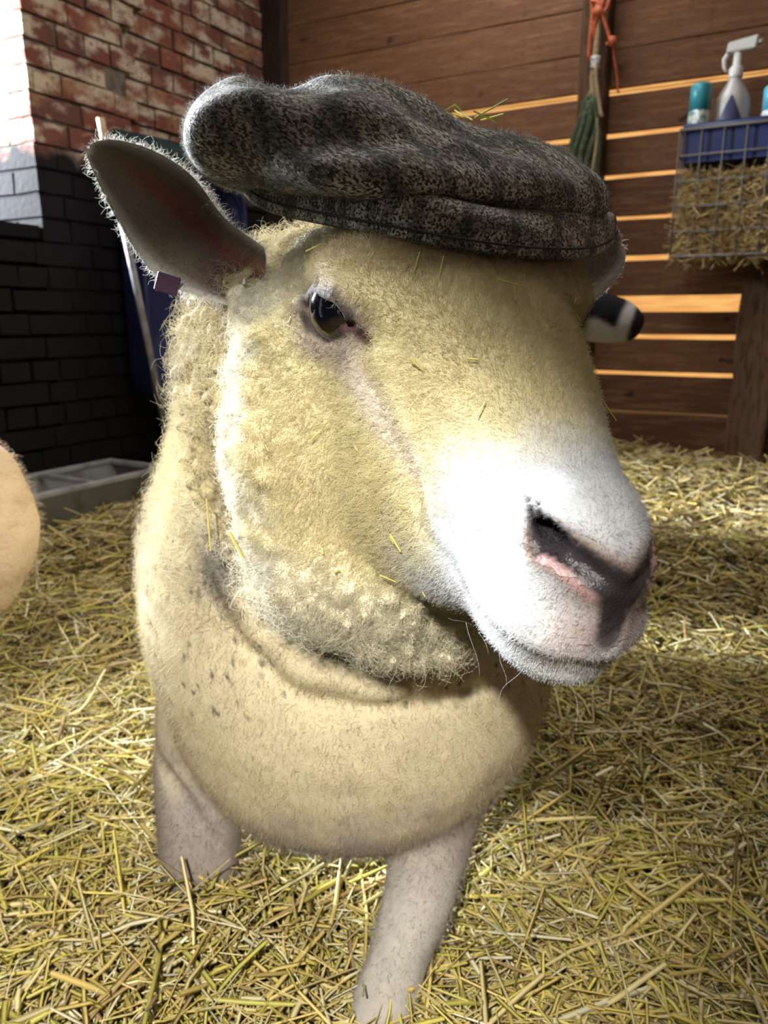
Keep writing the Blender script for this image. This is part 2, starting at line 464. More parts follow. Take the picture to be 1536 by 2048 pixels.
# local axes of the room empty: x = D1 (into the room from the bricks), y = D2, so s = -y
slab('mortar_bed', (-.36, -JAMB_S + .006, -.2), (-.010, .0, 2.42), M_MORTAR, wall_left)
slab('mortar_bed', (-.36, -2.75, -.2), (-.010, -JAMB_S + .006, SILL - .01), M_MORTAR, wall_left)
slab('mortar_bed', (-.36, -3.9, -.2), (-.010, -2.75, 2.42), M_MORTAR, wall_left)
slab('mortar_bed', (-.36, -2.75, 1.98), (-.010, -JAMB_S, 2.42), M_MORTAR, wall_left)
slab('mortar_bed', (-.012, -JAMB_S + .006, -.2), (.026, -PIER_S - .004, 2.42), M_MORTAR, wall_left)
_bcache = {}
def brick(u, s0, s1, z, proud, face='room', depth=.09):
    w = round(s1 - s0, 3); key = (w, face, _prng.randrange(4))
    if key not in _bcache:
        mb = MB(); j = lambda a=.003: _prng.uniform(-a, a)
        h = .064
        V = [(-depth, 0, 0), (0 + j(.002), 0 + j(), 0 + j()), (0 + j(.002), w + j(), 0 + j()), (-depth, w, 0), (-depth, 0, h), (0 + j(.002), 0 + j(), h + j()), (0 + j(.002), w + j(), h + j()), (-depth, w, h)]
        mb.add(V, [(3, 2, 1, 0), (4, 5, 6, 7), (0, 1, 5, 4), (1, 2, 6, 5), (2, 3, 7, 6), (3, 0, 4, 7)])
        me = mb.mesh('brick'); me.materials.append(M_BRICK); _bcache[key] = me
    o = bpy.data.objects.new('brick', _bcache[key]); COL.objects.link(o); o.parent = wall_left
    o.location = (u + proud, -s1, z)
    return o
nb = 0
for row in range(31):
    z = -.06 + row * .075
    cuts = [0.0]
    # english bond: stretcher rows and header rows
    step = .225 if row % 2 == 0 else .1125
    if row % 2: cuts.append(.06)
    else: cuts.append(.1125 + _prng.uniform(-.01, .01))
    smax_ = JAMB_S if z > SILL - .06 else 1.66
    while cuts[-1] < smax_ - 1e-6:
        st = step if _prng.random() > .12 else (.225 if step < .2 else .1125)
        cuts.append(min(cuts[-1] + st + _prng.uniform(-.004, .004), smax_))
    if z < .16: continue
    for a, b in zip(cuts[:-1], cuts[1:]):
        if b - a < .03: continue
        brick(0, a + .005, b - .005, z, (.035 if (a + b) / 2 > PIER_S else 0) + _prng.uniform(-.003, .004)); nb += 1
    if z > SILL - .06:      # jamb face, running outwards from the corner
        for (p, q) in (((-.115, .0), (-.34, -.125)) if row % 2 else ((-.225, .0), (-.34, -.235))):
            w = q - p; mb_ = brick(0, 0, round(w, 3), z, 0, 'room'); mb_.parent = wall_left
            mb_.rotation_euler = (0, 0, -math.pi / 2); mb_.location = (p + .034, -JAMB_S + .002, z); nb += 1
print('bricks', nb)
slab('sill_slab', (-.36, -2.75, SILL - .01), (.02, -JAMB_S, SILL + .03), M_MORTAR, wall_left)

# unseen sides, roof and orange boards added to colour the light in the plank gaps
wr = room_empty('wall_right'); slab('boarding', (3.05, -4.6, -.2), (3.12, .05, 2.42), M_DULL, wr)
wf = room_empty('wall_front'); slab('boarding', (-.4, -4.7, -.2), (3.12, -4.6, 2.42), M_DULL, wf)
ce = room_empty('ceiling'); 
slab('roof_boarding', (-.4, -4.7, 2.42), (3.15, .08, 2.5), M_ROOF, ce)
M_BACKING = pos_material('orange_backing', (.62, .33, .12), [(6, (1, 1, 9), (.75, .45, .18), .42, .65, 'n')], .8)
backing = room_empty('gap_backing', 'thing'); tag(backing, 'added orange boards that show as warm light through the gaps between planks', 'backing')
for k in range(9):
    MB().box((-2.2, 1.30, -.6 + k * .30), (5.5, 1.34, -.305 + k * .30)).build('board', M_BACKING, backing)
slabg = MB().box((-3, .03, -.62), (6, 1.6, -.6)).build('ground_outside', M_BACKING); slabg.location = CORNER; slabg.rotation_euler = (0, 0, RZ); slabg['kind'] = 'structure'
# ================================================================ straw bedding
def floor_h(x, y):
    q = np.stack([x - CORNER[0], y - CORNER[1], 0 * x], -1)
    u, s = q @ D1, -(q @ D2)
    h = .165 * sstep(2.0, .25, s) * sstep(.3, .9, u) + .075 * sstep(1.2, .35, u) - .03 * sstep(.55, .40, u) * sstep(1.0, 1.2, s)
    P = np.stack([x, y, 0 * x], -1)
    h = h + .022 * fbm(P, 2.6, 2, 61) * sstep(.7, 1.3, y) + .010 * fbm(P, 7, 2, 62) * sstep(.5, 1.0, y)
    h = h + .045 * np.exp(-(((x + .20) / .12) ** 2 + ((y - .72) / .10) ** 2)) + .02 * np.exp(-(((x + .55) / .3) ** 2 + ((y - .9) / .25) ** 2))
    return h - .012
def straw_mesh(P, dirs, length, rad, bend, rng):
    n = len(P); k = 3
    dirs = dirs / np.linalg.norm(dirs, axis=1)[:, None]
    a = np.cross(dirs, rng.normal(size=(n, 3))); a /= np.linalg.norm(a, axis=1)[:, None]; b = np.cross(dirs, a)
    V = np.zeros((n, 3, k, 3))
    for i, t in enumerate((-.5, 0, .5)):
        c = P + dirs * (t * length)[:, None] + b * ((1 - 4 * t * t) * bend * length)[:, None]
        for j in range(k):
            an = 2 * math.pi * j / k
            V[:, i, j] = c + (a * math.cos(an) + b * math.sin(an) * .6) * (rad * (1 - .25 * abs(t)))[:, None]
    base = np.arange(n)[:, None] * (3 * k)
    F_ = np.concatenate([base + np.array([[i * k + j, i * k + (j + 1) % k, (i + 1) * k + (j + 1) % k, (i + 1) * k + j]]) for i in range(2) for j in range(k)], 0)
    return V.reshape(-1, 3), F_
def straw_colours(n, rng, y):
    pal = np.array([[.70, .53, .17], [.78, .64, .30], [.68, .57, .13], [.50, .35, .14], [.88, .80, .52], [.56, .51, .12], [.32, .22, .11]])
    far = np.clip((y - .9) / 1.2, 0, 1)[:, None]
    pn = np.array([.28, .22, .20, .06, .14, .08, .02]); pf = np.array([.28, .22, .04, .22, .12, .02, .10])
    pr = pn * (1 - far) + pf * far
    i = (np.cumsum(pr, 1) < rng.random((n, 1)) * pr.sum(1)[:, None]).sum(1)
    return pal[np.minimum(i, 6)] * (.70 + .55 * rng.random((n, 1)))
M_STRAW = material('straw', (.6, .5, .2), .42, spec=.5, attr='Col')
M_BED = pos_material('trodden_straw', (.13, .095, .035), [(40, (1, 1, 1), (.26, .20, .07), .46, .64, 'n'), (14, (1, 1, 1), (.05, .036, .018), .50, .68, 'n')], .9, (120, 1.0, .012, (1, 1, 1)))
def build_floor():
    gx = np.linspace(-1.9, 3.0, 150); gy = np.concatenate([np.linspace(-1.2, .3, 10)[:-1], np.linspace(.3, 4.2, 160)])
    X, Y = np.meshgrid(gx, gy, indexing='ij'); Z = floor_h(X, Y)
    n, m = X.shape; idx = np.arange(n * m).reshape(n, m)
    F_ = np.stack([idx[:-1, :-1], idx[1:, :-1], idx[1:, 1:], idx[:-1, 1:]], -1).reshape(-1, 4)
    V = np.stack([X, Y, Z], -1).reshape(-1, 3)
    c = V.reshape(-1, 3)[F_].mean(1) - CORNER; u, v = c @ D1, c @ D2
    F_ = F_[(u > -.2) & (v < .015) & (u < 3.05)]
    o = obj('floor', new_mesh('floor', V, F_), M_BED); o['kind'] = 'structure'
    rng = np.random.default_rng(23)
    N = 60000
    y = .38 + 3.6 * rng.random(N) ** 1.9; x = (rng.random(N) - .5) * (y * 1.16 + .25)
    q = np.stack([x, y, 0 * x], 1) - CORNER; ok = ((q @ D1) > .02) & ((q @ D2) < -.03)
    x, y = x[ok], y[ok]; N = len(x)
    lift = rng.random(N) ** 2.2
    P = np.stack([x, y, floor_h(x, y) + .003 + .042 * lift], 1)
    az = rng.random(N) * 6.283; el = rng.normal(0, .24, N) + .25 * (rng.random(N) < .06) * rng.random(N) * 3
    d = np.stack([np.cos(az) * np.cos(el), np.sin(az) * np.cos(el), np.sin(el)], 1)
    L = .022 + .090 * rng.random(N) ** 1.9 + .15 * (rng.random(N) < .035) * rng.random(N)
    r = (.0010 + .0030 * rng.random(N) ** 2.0) * (1 + .25 * np.clip(y - 1.2, 0, 2))
    P[:, 2] += np.abs(np.sin(el)) * L * .25
    V, F_ = straw_mesh(P, d, L, r, rng.normal(0, .05, N), rng)
    me = new_mesh('straw_bedding', V, F_); set_col(me, np.repeat(straw_colours(N, rng, y), 9, 0))
    s = obj('straw_bedding', me, M_STRAW)
    tag(s, 'loose golden straw bedding strewn over the barn floor', 'straw', kind='stuff')
build_floor()
# ================================================================ things along the walls
def room_thing(name, u, v, z, label, cat, group=None):
    o = empty(name, W(u, v, z), (0, 0, RZ)); return tag(o, label, cat, group)
M_WIRE = material('dull_wire', (.10, .085, .075), .6, metal=.4)
M_BLUE = material('navy_plastic', (.012, .020, .085), .42, noise=[(9, (.03, .04, .11), .5, .7)])
M_GALV = material('galvanised', (.46, .47, .49), .45, metal=.35, noise=[(14, (.30, .30, .31), .45, .65)])

# --- hay rack of welded wire, full of hay
RU0, RU1, RZ0, RZ1, RD = 1.825, 2.42, .865, 1.250, .215
rack = room_thing('hay_rack', RU0, -.075, RZ0, 'wire hay rack on the plank wall, stuffed with hay under a blue tray', 'hay rack')
w_, h_ = RU1 - RU0, RZ1 - RZ0
def bar(pts, r, nm): MB().tube(pts, r, 6).build(nm, M_WIRE, rack, True)
for z in (0, h_):
    bar([(0, 0, z), (0, -RD, z), (w_, -RD, z), (w_, 0, z)], .005, 'rail')
for k in range(1, 5): bar([(0, -RD, h_ * k / 5), (w_, -RD, h_ * k / 5)], .0028, 'wire')
for k in range(0, 10):
    bar([(w_ * k / 9, -RD, -.01), (w_ * k / 9, -RD, h_ + .005)], .0032, 'wire')
for k in range(0, 4): bar([(0, -RD * k / 4, 0), (0, -RD * k / 4, h_)], .0032, 'wire')
for k in range(1, 5): bar([(0, 0, h_ * k / 5), (0, -RD, h_ * k / 5)], .0028, 'wire')
bar([(w_ * .55, -RD, 0), (w_ * .7, -RD - .02, -.012), (w_ * .95, -RD - .01, -.015)], .003, 'wire')
def build_hay():
    rng = np.random.default_rng(31); n = 5200
    P = np.stack([.012 + (w_ - .024) * rng.random(n), -RD * rng.random(n) ** .45, -.01 + (h_ - .115) * rng.random(n)], 1)
    d = rng.normal(size=(n, 3)) * np.array([1, .5, .45]); L = .03 + .09 * rng.random(n)
    V, F_ = straw_mesh(P, d, L, .0009 + .0010 * rng.random(n), rng.normal(0, .12, n), rng)
    V[:, 0] = np.clip(V[:, 0], -.03, w_ + .02); V[:, 1] = np.minimum(V[:, 1], -.002); V[:, 2] = np.minimum(V[:, 2], h_ - .106)
    pal = np.array([[.52, .33, .11], [.42, .26, .09], [.64, .43, .17], [.28, .17, .07], [.46, .33, .12]])
    c = pal[rng.integers(0, 5, n)] * (.8 + .4 * rng.random((n, 1)))
    me = new_mesh('hay', V, F_); set_col(me, np.repeat(c, 9, 0))
    o = obj('hay', me, M_STRAW, loc=rack.location, rot=(0, 0, RZ)); tag(o, 'brown hay packed in the wire rack', 'hay', kind='stuff')
    cb = MB().box((.015, -RD + .035, .0), (w_ - .015, -.005, h_ - .13)); 
    cb.build('hay_core', material('packed_hay', (.16, .105, .045), .9, noise=[(40, (.30, .20, .08), .45, .6)], bump=(90, 1, .02)), o)
build_hay()
# --- blue tray sitting in the top of the rack
TU, TZ, TW, TD, TH = RU0 + .012, RZ1 - .098, w_ - .024, RD - .024, .110
tray = room_thing('plastic_tray', TU, -.086, TZ, 'navy blue plastic tray on top of the hay rack, holding bottles', 'tray')
mb = MB(); t = .004
mb.box((0, -TD, 0), (TW, 0, t)); mb.box((0, -TD, t), (TW, -TD + t, TH)); mb.box((0, -t, t), (TW, 0, TH)); mb.box((0, -TD + t, t), (t, -t, TH)); mb.box((TW - t, -TD + t, t), (TW, -t, TH))
mb.build('tub', M_BLUE, tray)
MB().tube([(-.004, -TD - .004, TH), (TW + .004, -TD - .004, TH), (TW + .004, .004, TH), (-.004, .004, TH)], .006, 8, closed=True).build('rolled_rim', M_BLUE, tray, True)
# --- spray bottle
sb = room_thing('spray_bottle', 1.960, -.175, TZ + t, 'clear spray bottle with white trigger head in the blue tray', 'spray bottle'); sb.scale = (1.15, 1.15, 1.15)
M_CLEAR = material('cloudy_plastic', (.62, .60, .58), .25, spec=.5, trans=.25)
M_WHITEP = material('white_plastic', (.74, .72, .70), .35)
M_GREYP = material('pale_grey_plastic', (.55, .56, .52), .35)
MB().lathe([(.0, 0), (.043, 0), (.046, .006), (.046, .150), (.043, .170), (.030, .195), (.017, .215), (.015, .225), (.0, .225)], 24).build('body', M_CLEAR, sb, True)
MB().lathe([(.0, .222), (.018, .222), (.019, .226), (.019, .244), (.015, .250), (.011, .252), (.010, .285), (.0, .285)], 20).build('collar', M_WHITEP, sb, True)
MB().add([(-.030, -.012, .285), (.045, -.012, .288), (.045, .012, .288), (-.030, .012, .285), (-.026, -.010, .312), (.050, -.010, .322), (.050, .010, .322), (-.026, .010, .312)], [(3, 2, 1, 0), (4, 5, 6, 7), (0, 1, 5, 4), (1, 2, 6, 5), (2, 3, 7, 6), (3, 0, 4, 7)]).build('trigger_head', M_GREYP, sb, bevel=.004)
MB().tube([(-.022, 0, .290), (-.034, 0, .272), (-.032, 0, .252), (-.026, 0, .240)], [.006, .006, .005, .004], 8).build('trigger', M_WHITEP, sb, True)
MB().tube([(.046, 0, .304), (.060, 0, .305)], .007, 10).build('nozzle', M_GREYP, sb, True)
def wrap(lo, hi):
    V = []
    for i in range(9):
        a = -math.pi / 2 + (i - 4) * .16
        V += [(.0468 * math.cos(a), .0468 * math.sin(a), lo(i)), (.0468 * math.cos(a), .0468 * math.sin(a), hi(i))]
    return MB().add(V, [(2 * i, 2 * i + 2, 2 * i + 3, 2 * i + 1) for i in range(8)])
wrap(lambda i: .060, lambda i: .105).build('printed_label', material('printed_label', (.52, .48, .46), .5, noise=[(90, (.30, .24, .25), .5, .6)]), sb, True)
wrap(lambda i: .106, lambda i: .172 - abs(i - 4) * .015).build('navy_label', material('navy_print', (.03, .03, .09), .5), sb, True)
# --- aerosol cans
M_TEAL = material('teal_cap', (.04, .30, .36), .35)
def can(u, v, label, capc, bodyc, printc, h=.240, r=.034):
    c = room_thing('aerosol_can', u, v, TZ + t, label, 'spray can', 'spray cans in the blue tray')
    MB().lathe([(0, .001), (r - .002, .001), (r, .004), (r, h * .64), (r - .003, h * .67), (0, h * .67)], 24).build('body', bodyc, c, True)
    MB().lathe([(r + .0008, h * .20), (r + .0008, h * .46), (r + .0004, h * .461), (r + .0004, h * .199)], 24).build('printed_band', printc, c, True)
    MB().lathe([(0, h * .67), (r - .0015, h * .67), (r - .0015, h * .96), (r - .006, h), (0, h)], 24).build('lid', capc, c, True)
can(1.866, -.215, 'spray can with a teal lid beside the spray bottle in the tray', M_TEAL, material('pale_can', (.60, .62, .58), .35, metal=.2, noise=[(60, (.12, .30, .30), .5, .58)]), material('can_print', (.62, .40, .28), .4, noise=[(70, (.70, .70, .66), .45, .55)]))
can(2.082, -.180, 'spray can with a pale blue lid at the edge of the tray', material('sky_blue_cap', (.10, .38, .55), .35), material('white_can', (.66, .68, .68), .35, noise=[(50, (.20, .36, .44), .52, .6)]), material('can_print_grey', (.35, .38, .38), .4), .215, .036)

# --- hanging hay net with rope and orange twine on the post
def wob(pts, n, amp, seed):
    r = np.random.default_rng(seed); P = np.array(pts, float); t = np.linspace(0, len(P) - 1, n)
    Q_ = np.stack([np.interp(t, np.arange(len(P)), P[:, i]) for i in range(3)], 1) + r.normal(size=(n, 3)) * amp
    for _ in range(2): Q_[1:-1] = (Q_[:-2] + 2 * Q_[1:-1] + Q_[2:]) / 4
    return Q_
M_TWINE = material('orange_twine', (.62, .14, .05), .6, noise=[(120, (.40, .08, .03), .45, .6)])
M_ROPE = material('tan_rope', (.46, .33, .19), .85, noise=[(160, (.30, .20, .11), .45, .6)])
M_NET = material('green_net', (.045, .075, .04), .85, noise=[(60, (.12, .12, .06), .48, .62)])
net = room_thing('hay_net', 1.492, -.120, 1.43, 'frayed green hay net hanging by a rope from the post', 'hay net')
for k in range(9):
    a = k * .7; x0 = .026 * math.cos(a) - .008; y0 = .014 * math.sin(a)
    L = -.50 + .10 * math.sin(k * 2.1)
    MB().tube(wob([(x0 * .5, y0, .0), (x0 * 1.6 + .004, y0, -.10), (x0 * 2.0 - .012 - .004 * k, y0, -.26), (x0 * 1.7 + .004, y0, L)], 14, .004, k), [.005] + [.0125] * 12 + [.005], 7).build('net_strand', M_NET, net, True)
for k, (pts, r) in enumerate([([(0, 0, .30), (.004, -.004, .18), (-.006, 0, .08), (0, 0, -.02)], .011), ([(.006, -.01, .10), (.012, -.014, .02), (.030, -.016, -.045), (.040, -.016, -.075)], .007), ([(-.010, 0, .02), (-.035, 0, -.06), (-.058, 0, -.14)], .004), ([(.020, -.01, -.05), (.026, -.012, -.16), (.018, -.012, -.27), (.030, -.012, -.34), (.026, -.012, -.37)], .0065), ([(-.02, 0, -.15), (-.045, 0, -.22), (-.060, 0, -.27)], .0035)]):
    MB().tube(wob(pts, 16, .003, 40 + k), r, 8).build('rope', M_ROPE, net, True)
MB().lathe([(.0, .085), (.017, .085), (.018, .090), (.016, .103), (.018, .118), (.017, .124), (0, .124)], 14).build('tape_binding', material('white_tape', (.62, .62, .62), .5, noise=[(60, (.2, .2, .2), .55, .62)]), net, True)
tw = room_thing('baling_twine', 1.50, -.125, 1.60, 'knotted orange baling twine looped round the top of the post', 'twine')
for k, pts in enumerate([[(-.035, 0, .16), (-.030, 0, .08), (-.030, 0, .0), (-.034, 0, -.055)], [(-.02, 0, .17), (.0, -.01, .08), (.028, -.005, .03), (.048, 0, -.005), (.030, .0, -.018)], [(.02, 0, .16), (.005, -.012, .10), (-.018, -.01, .05), (-.012, 0, .0)], [(.0, .0, .15), (-.02, -.014, .09), (.012, -.014, .075), (.03, 0, .12)], [(.046, .0, .0), (.056, .02, -.06), (.070, .03, -.14), (.074, .03, -.17)], [(-.03, 0, .13), (.0, -.015, .115), (.035, 0, .10)]]):
    MB().tube(wob(pts, 12, .003, 60 + k), .0065 if k != 4 else .004, 7).build('strand', M_TWINE, tw, True)
MB().lathe([(0, -.018), (.012, -.014), (.017, 0), (.012, .014), (0, .018)], 10, c=(.048, 0, -.008)).build('knot', M_TWINE, tw, True)
MB().lathe([(0, -.02), (.018, -.014), (.024, 0), (.018, .014), (0, .02)], 10, c=(-.004, -.004, .088)).build('knot', M_TWINE, tw, True)

# --- feed trough along the brick wall
M_TROUGHIN = material('trough_inside', (.30, .30, .30), .55, metal=.2, noise=[(10, (.16, .15, .13), .5, .7)])
TR_Z = .165
tr = empty('feed_trough', W(.265, -1.20, .045), (0, 0, RZ)); tag(tr, 'long grey metal feed trough with cross bars by the brick wall', 'trough')
hw, Lt, dp = .135, 1.25, .125
def rp(x, s, z): return (x, -s, z)
mb = MB(); V = []
for s in (0, Lt):
    V += [rp(hw, s, dp), rp(hw * .72, s, .012), rp(-hw * .72, s, .012), rp(-hw, s, dp), rp(-hw + .006, s, dp), rp(-hw * .72 + .004, s, .018), rp(hw * .72 - .004, s, .018), rp(hw - .006, s, dp)]
mb.add(V, [(i, (i + 1) % 8, 8 + (i + 1) % 8, 8 + i) for i in range(8)] + [(3, 2, 1, 0), (8, 9, 10, 11)])
mb.build('body', M_TROUGHIN, tr)
for x in (hw, -hw): MB().box((x - .012, -Lt - .01, dp - .006), (x + .012, .01, dp + .012)).build('rim', M_GALV, tr, bevel=.004)
for s in (0, .30, .62, .94, Lt): MB().box((-hw + .012, -s - .011, dp - .006), (hw - .012, -s + .011, dp + .010)).build('cross_bar', M_GALV, tr, bevel=.003)
for s in (0, Lt): MB().add([rp(hw, s, dp), rp(hw * .72, s, .012), rp(-hw * .72, s, .012), rp(-hw, s, dp)], [(0, 1, 2, 3), (3, 2, 1, 0)][:1]).build('end_plate', M_GALV, tr)
for s in (.1, Lt - .1):
    for x in (-hw * .7, hw * .7): MB().box((x - .012, -s - .012, -.05), (x + .012, -s + .012, .016)).build('foot', M_GALV, tr)

# --- dark blue tub stood on end against the bricks, with a pole and a roll of ribbed hose
tub = empty('blue_tub', W(.14, -.83, .35), (0, 0, RZ)); tag(tub, 'dark blue plastic tub stood on end against the brick wall', 'tub')
def rrect(wy, wz, r, n=7):
    pts = []
    for cy, cz, a0 in ((wy - r, r, -90), (wy - r, wz - r, 0), (-wy + r, wz - r, 90), (-wy + r, r, 180)):
        for i in range(n):
            a = math.radians(a0 + 90 * i / (n - 1)); pts.append((cy + r * math.cos(a), cz + r * math.sin(a)))
    return pts
V, F_ = [], []
lay = [(.12, .27, .80, .09, 0), (.125, .275, .81, .09, -.005), (.11, .262, .785, .085, .008), (-.02, .235, .74, .07, .03), (-.06, .20, .68, .06, .06)]
for x, wy, wz, r, z0 in lay: V += [(x, p, q + z0) for p, q in rrect(wy, wz, r)]
n_ = 28
for i in range(len(lay) - 1): F_ += [(i * n_ + j, i * n_ + (j + 1) % n_, (i + 1) * n_ + (j + 1) % n_, (i + 1) * n_ + j) for j in range(n_)]
F_.append(tuple((len(lay) - 1) * n_ + j for j in range(n_)))
V2 = [(-.0 + x - (.004), p * .97, q * .975 + .010) for x, p, q in V]; 
base = len(V); V += V2
F_ += [tuple(base + k for k in reversed(f)) for f in F_]
MB().add(V, F_).build('shell', M_BLUE, tub, True)
MB().tube([(.122, p, q) for p, q in rrect(.274, .808, .09)], .009, 8, closed=True).build('rolled_lip', M_BLUE, tub, True)
pole = empty('broom_handle', W(.33, -1.12, .30), (0, 0, RZ)); tag(pole, 'grey worn wooden pole leaning in front of the dark blue tub', 'pole')
_top = np.array([.30 - .33, -1.277 + 1.12, 1.258 - .30])
MB().tube([(0, .02, -.14), tuple(_top * .5), tuple(_top * .93)], .0115, 10).build('shaft', material('worn_ash', (.33, .33, .37), .6, noise=[(40, (.22, .21, .23), .45, .6)]), pole, True)
MB().tube([tuple(_top * .93), tuple(_top)], [.0125, .0115], 10).build('bare_end', material('pale_wood', (.55, .36, .22), .6), pole, True)
hose = empty('hose_roll', W(.178, -.80, 1.205), (0, 0, RZ)); tag(hose, 'roll of dark green ribbed hose resting on top of the blue tub', 'hose')
for k in range(3):
    y = np.linspace(-.275, .40, 120); r = .036 + .004 * np.sign(np.sin(y * 2 * math.pi / .022))
    MB().tube(np.stack([.02 - .055 * k + 0 * y, y, .015 * (k % 2) + .012 * np.sin(y * 4 + k) + .03], 1), r * (.92 - .05 * k), 12).build('hose_coil', material('dark_green_rubber', (.006, .026, .028), .55), hose, False)
# ================================================================ the other sheep
def flock_sdf(P, neck_up=.18, head_pitch=.35):
    """standing sheep, y forward, z up, origin on the floor under the chest"""
    d = ell(P, (0, -.28, .46), (.18, .36, .19))
    d = smin(d, ell(P, (0, -.52, .46), (.16, .17, .17)), .06)
    d = smin(d, ell(P, (0, .0, .44), (.15, .16, .18)), .06)
    hx = np.array([0, .24, .46 + neck_up])
    d = smin(d, cone(P, (0, .02, .50), hx - np.array([0, .03, .0]), .12, .075), .05)
    fwd = np.array([0, math.cos(head_pitch), -math.sin(head_pitch)])
    d = smin(d, cone(P, hx, hx + fwd * .17, .070, .040), .03)
    d = smin(d, ell(P, hx + fwd * .185 + np.array([0, 0, -.004]), (.038, .036, .032)), .015)
    d = smin(d, ell(P, hx + fwd * .13 + np.array([0, 0, -.035]), (.034, .075, .022)), .02)
    q = np.array(P); q[:, 0] = np.abs(q[:, 0])
    d = smin(d, chain(q, [(.10, .02, .36), (.095, .03, .20), (.09, .03, .0)], [.065, .035, .026]), .04)
    d = smin(d, chain(q, [(.10, -.42, .40), (.10, -.38, .26), (.095, -.46, .17), (.09, -.42, .0)], [.10, .06, .032, .026]), .04)
    # ears
    e = hx - fwd * .02
    d = smin(d, cone(q, e + np.array([.06, -.01, .03]), e + np.array([.15, -.03, .02]), .022, .010), .01)
    return d, hx, fwd
def make_flock_sheep(name, label, loc, rz, colour, step, hair_n, **kw):
    V, Q = surface(lambda P: flock_sdf(P, **kw)[0] - .004 * fbm(P, 22, 2, 7), [axis((-.26, step), .26), axis((-.76, step * 1.4), (.12, step), .52), axis((-.02, step * 1.3), (.45, step), .84)])
    _, hx, fwd = flock_sdf(np.zeros((1, 3)), **kw)
    c = colour(V, hx, fwd)
    me = new_mesh(name, V, Q); set_col(me, c)
    o = obj(name, me, M_FLOCK, loc=loc, rot=(0, 0, rz)); tag(o, label, 'sheep')
    rng = np.random.default_rng(3); N = vnormals(V, Q)
    P, n, fi, W_ = scatter(V, Q, N, hair_n, sstep(.04, .1, V[:, 2]), rng)
    d = n * .7 + rng.normal(size=n.shape) * .3 + np.array([0, -.2, -.35]); d /= np.linalg.norm(d, axis=1)[:, None]
    hc = colour(P, hx, fwd)
    isface = np.linalg.norm(P - (hx + fwd * .09), axis=1) < .15
    hair('fleece_fibres', P, d, np.where(isface, .004, .010) * (.5 + rng.random(len(P))), .25, .0002, np.clip(hc * (.85 + .3 * rng.random((len(P), 1))), 0, .9), M_FHAIR, o, rng, 3)
    me_ = material('flock_eye', (.01, .01, .01), .08)
    for s in (1, -1):
        S = MB().lathe([(.013 * math.sin(a), -.013 * math.cos(a)) for a in np.linspace(.01, 3.13, 10)], 14, c=tuple(hx + fwd * .045 + np.array([s * .056, 0, .016])))
        S.build('eye', me_, o, True)
    return o
M_FLOCK = material('flock_fleece', (.5, .4, .3), .85, spec=.2, attr='Col', bump=(180, .6, .004))
M_FHAIR = fibre_material('flock_fibre', .3)
def fawn(P, hx, fwd):
    n = fbm(P, 10, 3, 5)
    return mixc(np.tile(np.array([.56, .42, .29]), (len(P), 1)), np.array([.38, .26, .17]), sstep(-.1, .6, n) * .6)
def pied(P, hx, fwd):
    n = fbm(P, 14, 2, 5)
    c = mixc(np.tile(np.array([.24, .18, .09]), (len(P), 1)), np.array([.14, .10, .05]), sstep(-.1, .5, n))
    t = (P - hx) @ fwd; zz = P[:, 2] - (hx + 0)[2] - fwd[2] * t
    head = (t > -.07) & (zz > -.075) & (np.linalg.norm(P - (hx + fwd * .08), axis=1) < .19)
    f = np.tile(np.array([.012, .012, .016]), (len(P), 1))
    f = mixc(f, np.array([.66, .62, .62]), sstep(.050, .025, t + .025 * n + .2 * (zz - .0)) * sstep(.02, -.01, zz))
    f = mixc(f, np.array([.60, .56, .56]), sstep(-.010, -.022, zz + .008 * n) * sstep(.09, .12, t))
    f = mixc(f, np.array([.55, .52, .52]), sstep(.165, .178, t + .006 * n) * sstep(.205, .195, t))
    f = mixc(f, np.array([.02, .015, .015]), sstep(.192, .200, t))
    c[head] = f[head]
    return c
make_flock_sheep('sheep', 'fawn sheep cut off by the frame edge, standing on straw before the trough', (-1.172, 1.00, -.075), math.radians(90), fawn, .010, 22000)
make_flock_sheep('sheep', 'black and white faced sheep looking out from behind the big one', (.150, 1.92, .074), math.radians(-110), pied, .0075, 14000, neck_up=.165, head_pitch=.22)
# ================================================================ the sheep with the cap
HM = np.array([[-0.9483, 0.2989, 0.1066], [-0.3166, -0.9132, -0.2564], [0.0207, -0.2769, 0.9607]])   # columns: sheep's right, nose, crown
HT = np.array([0.04807591, 0.48015931, 0.65818481])
def to_local(P): return (P - HT) @ HM
def to_world(l): return np.asarray(l) @ HM.T + HT

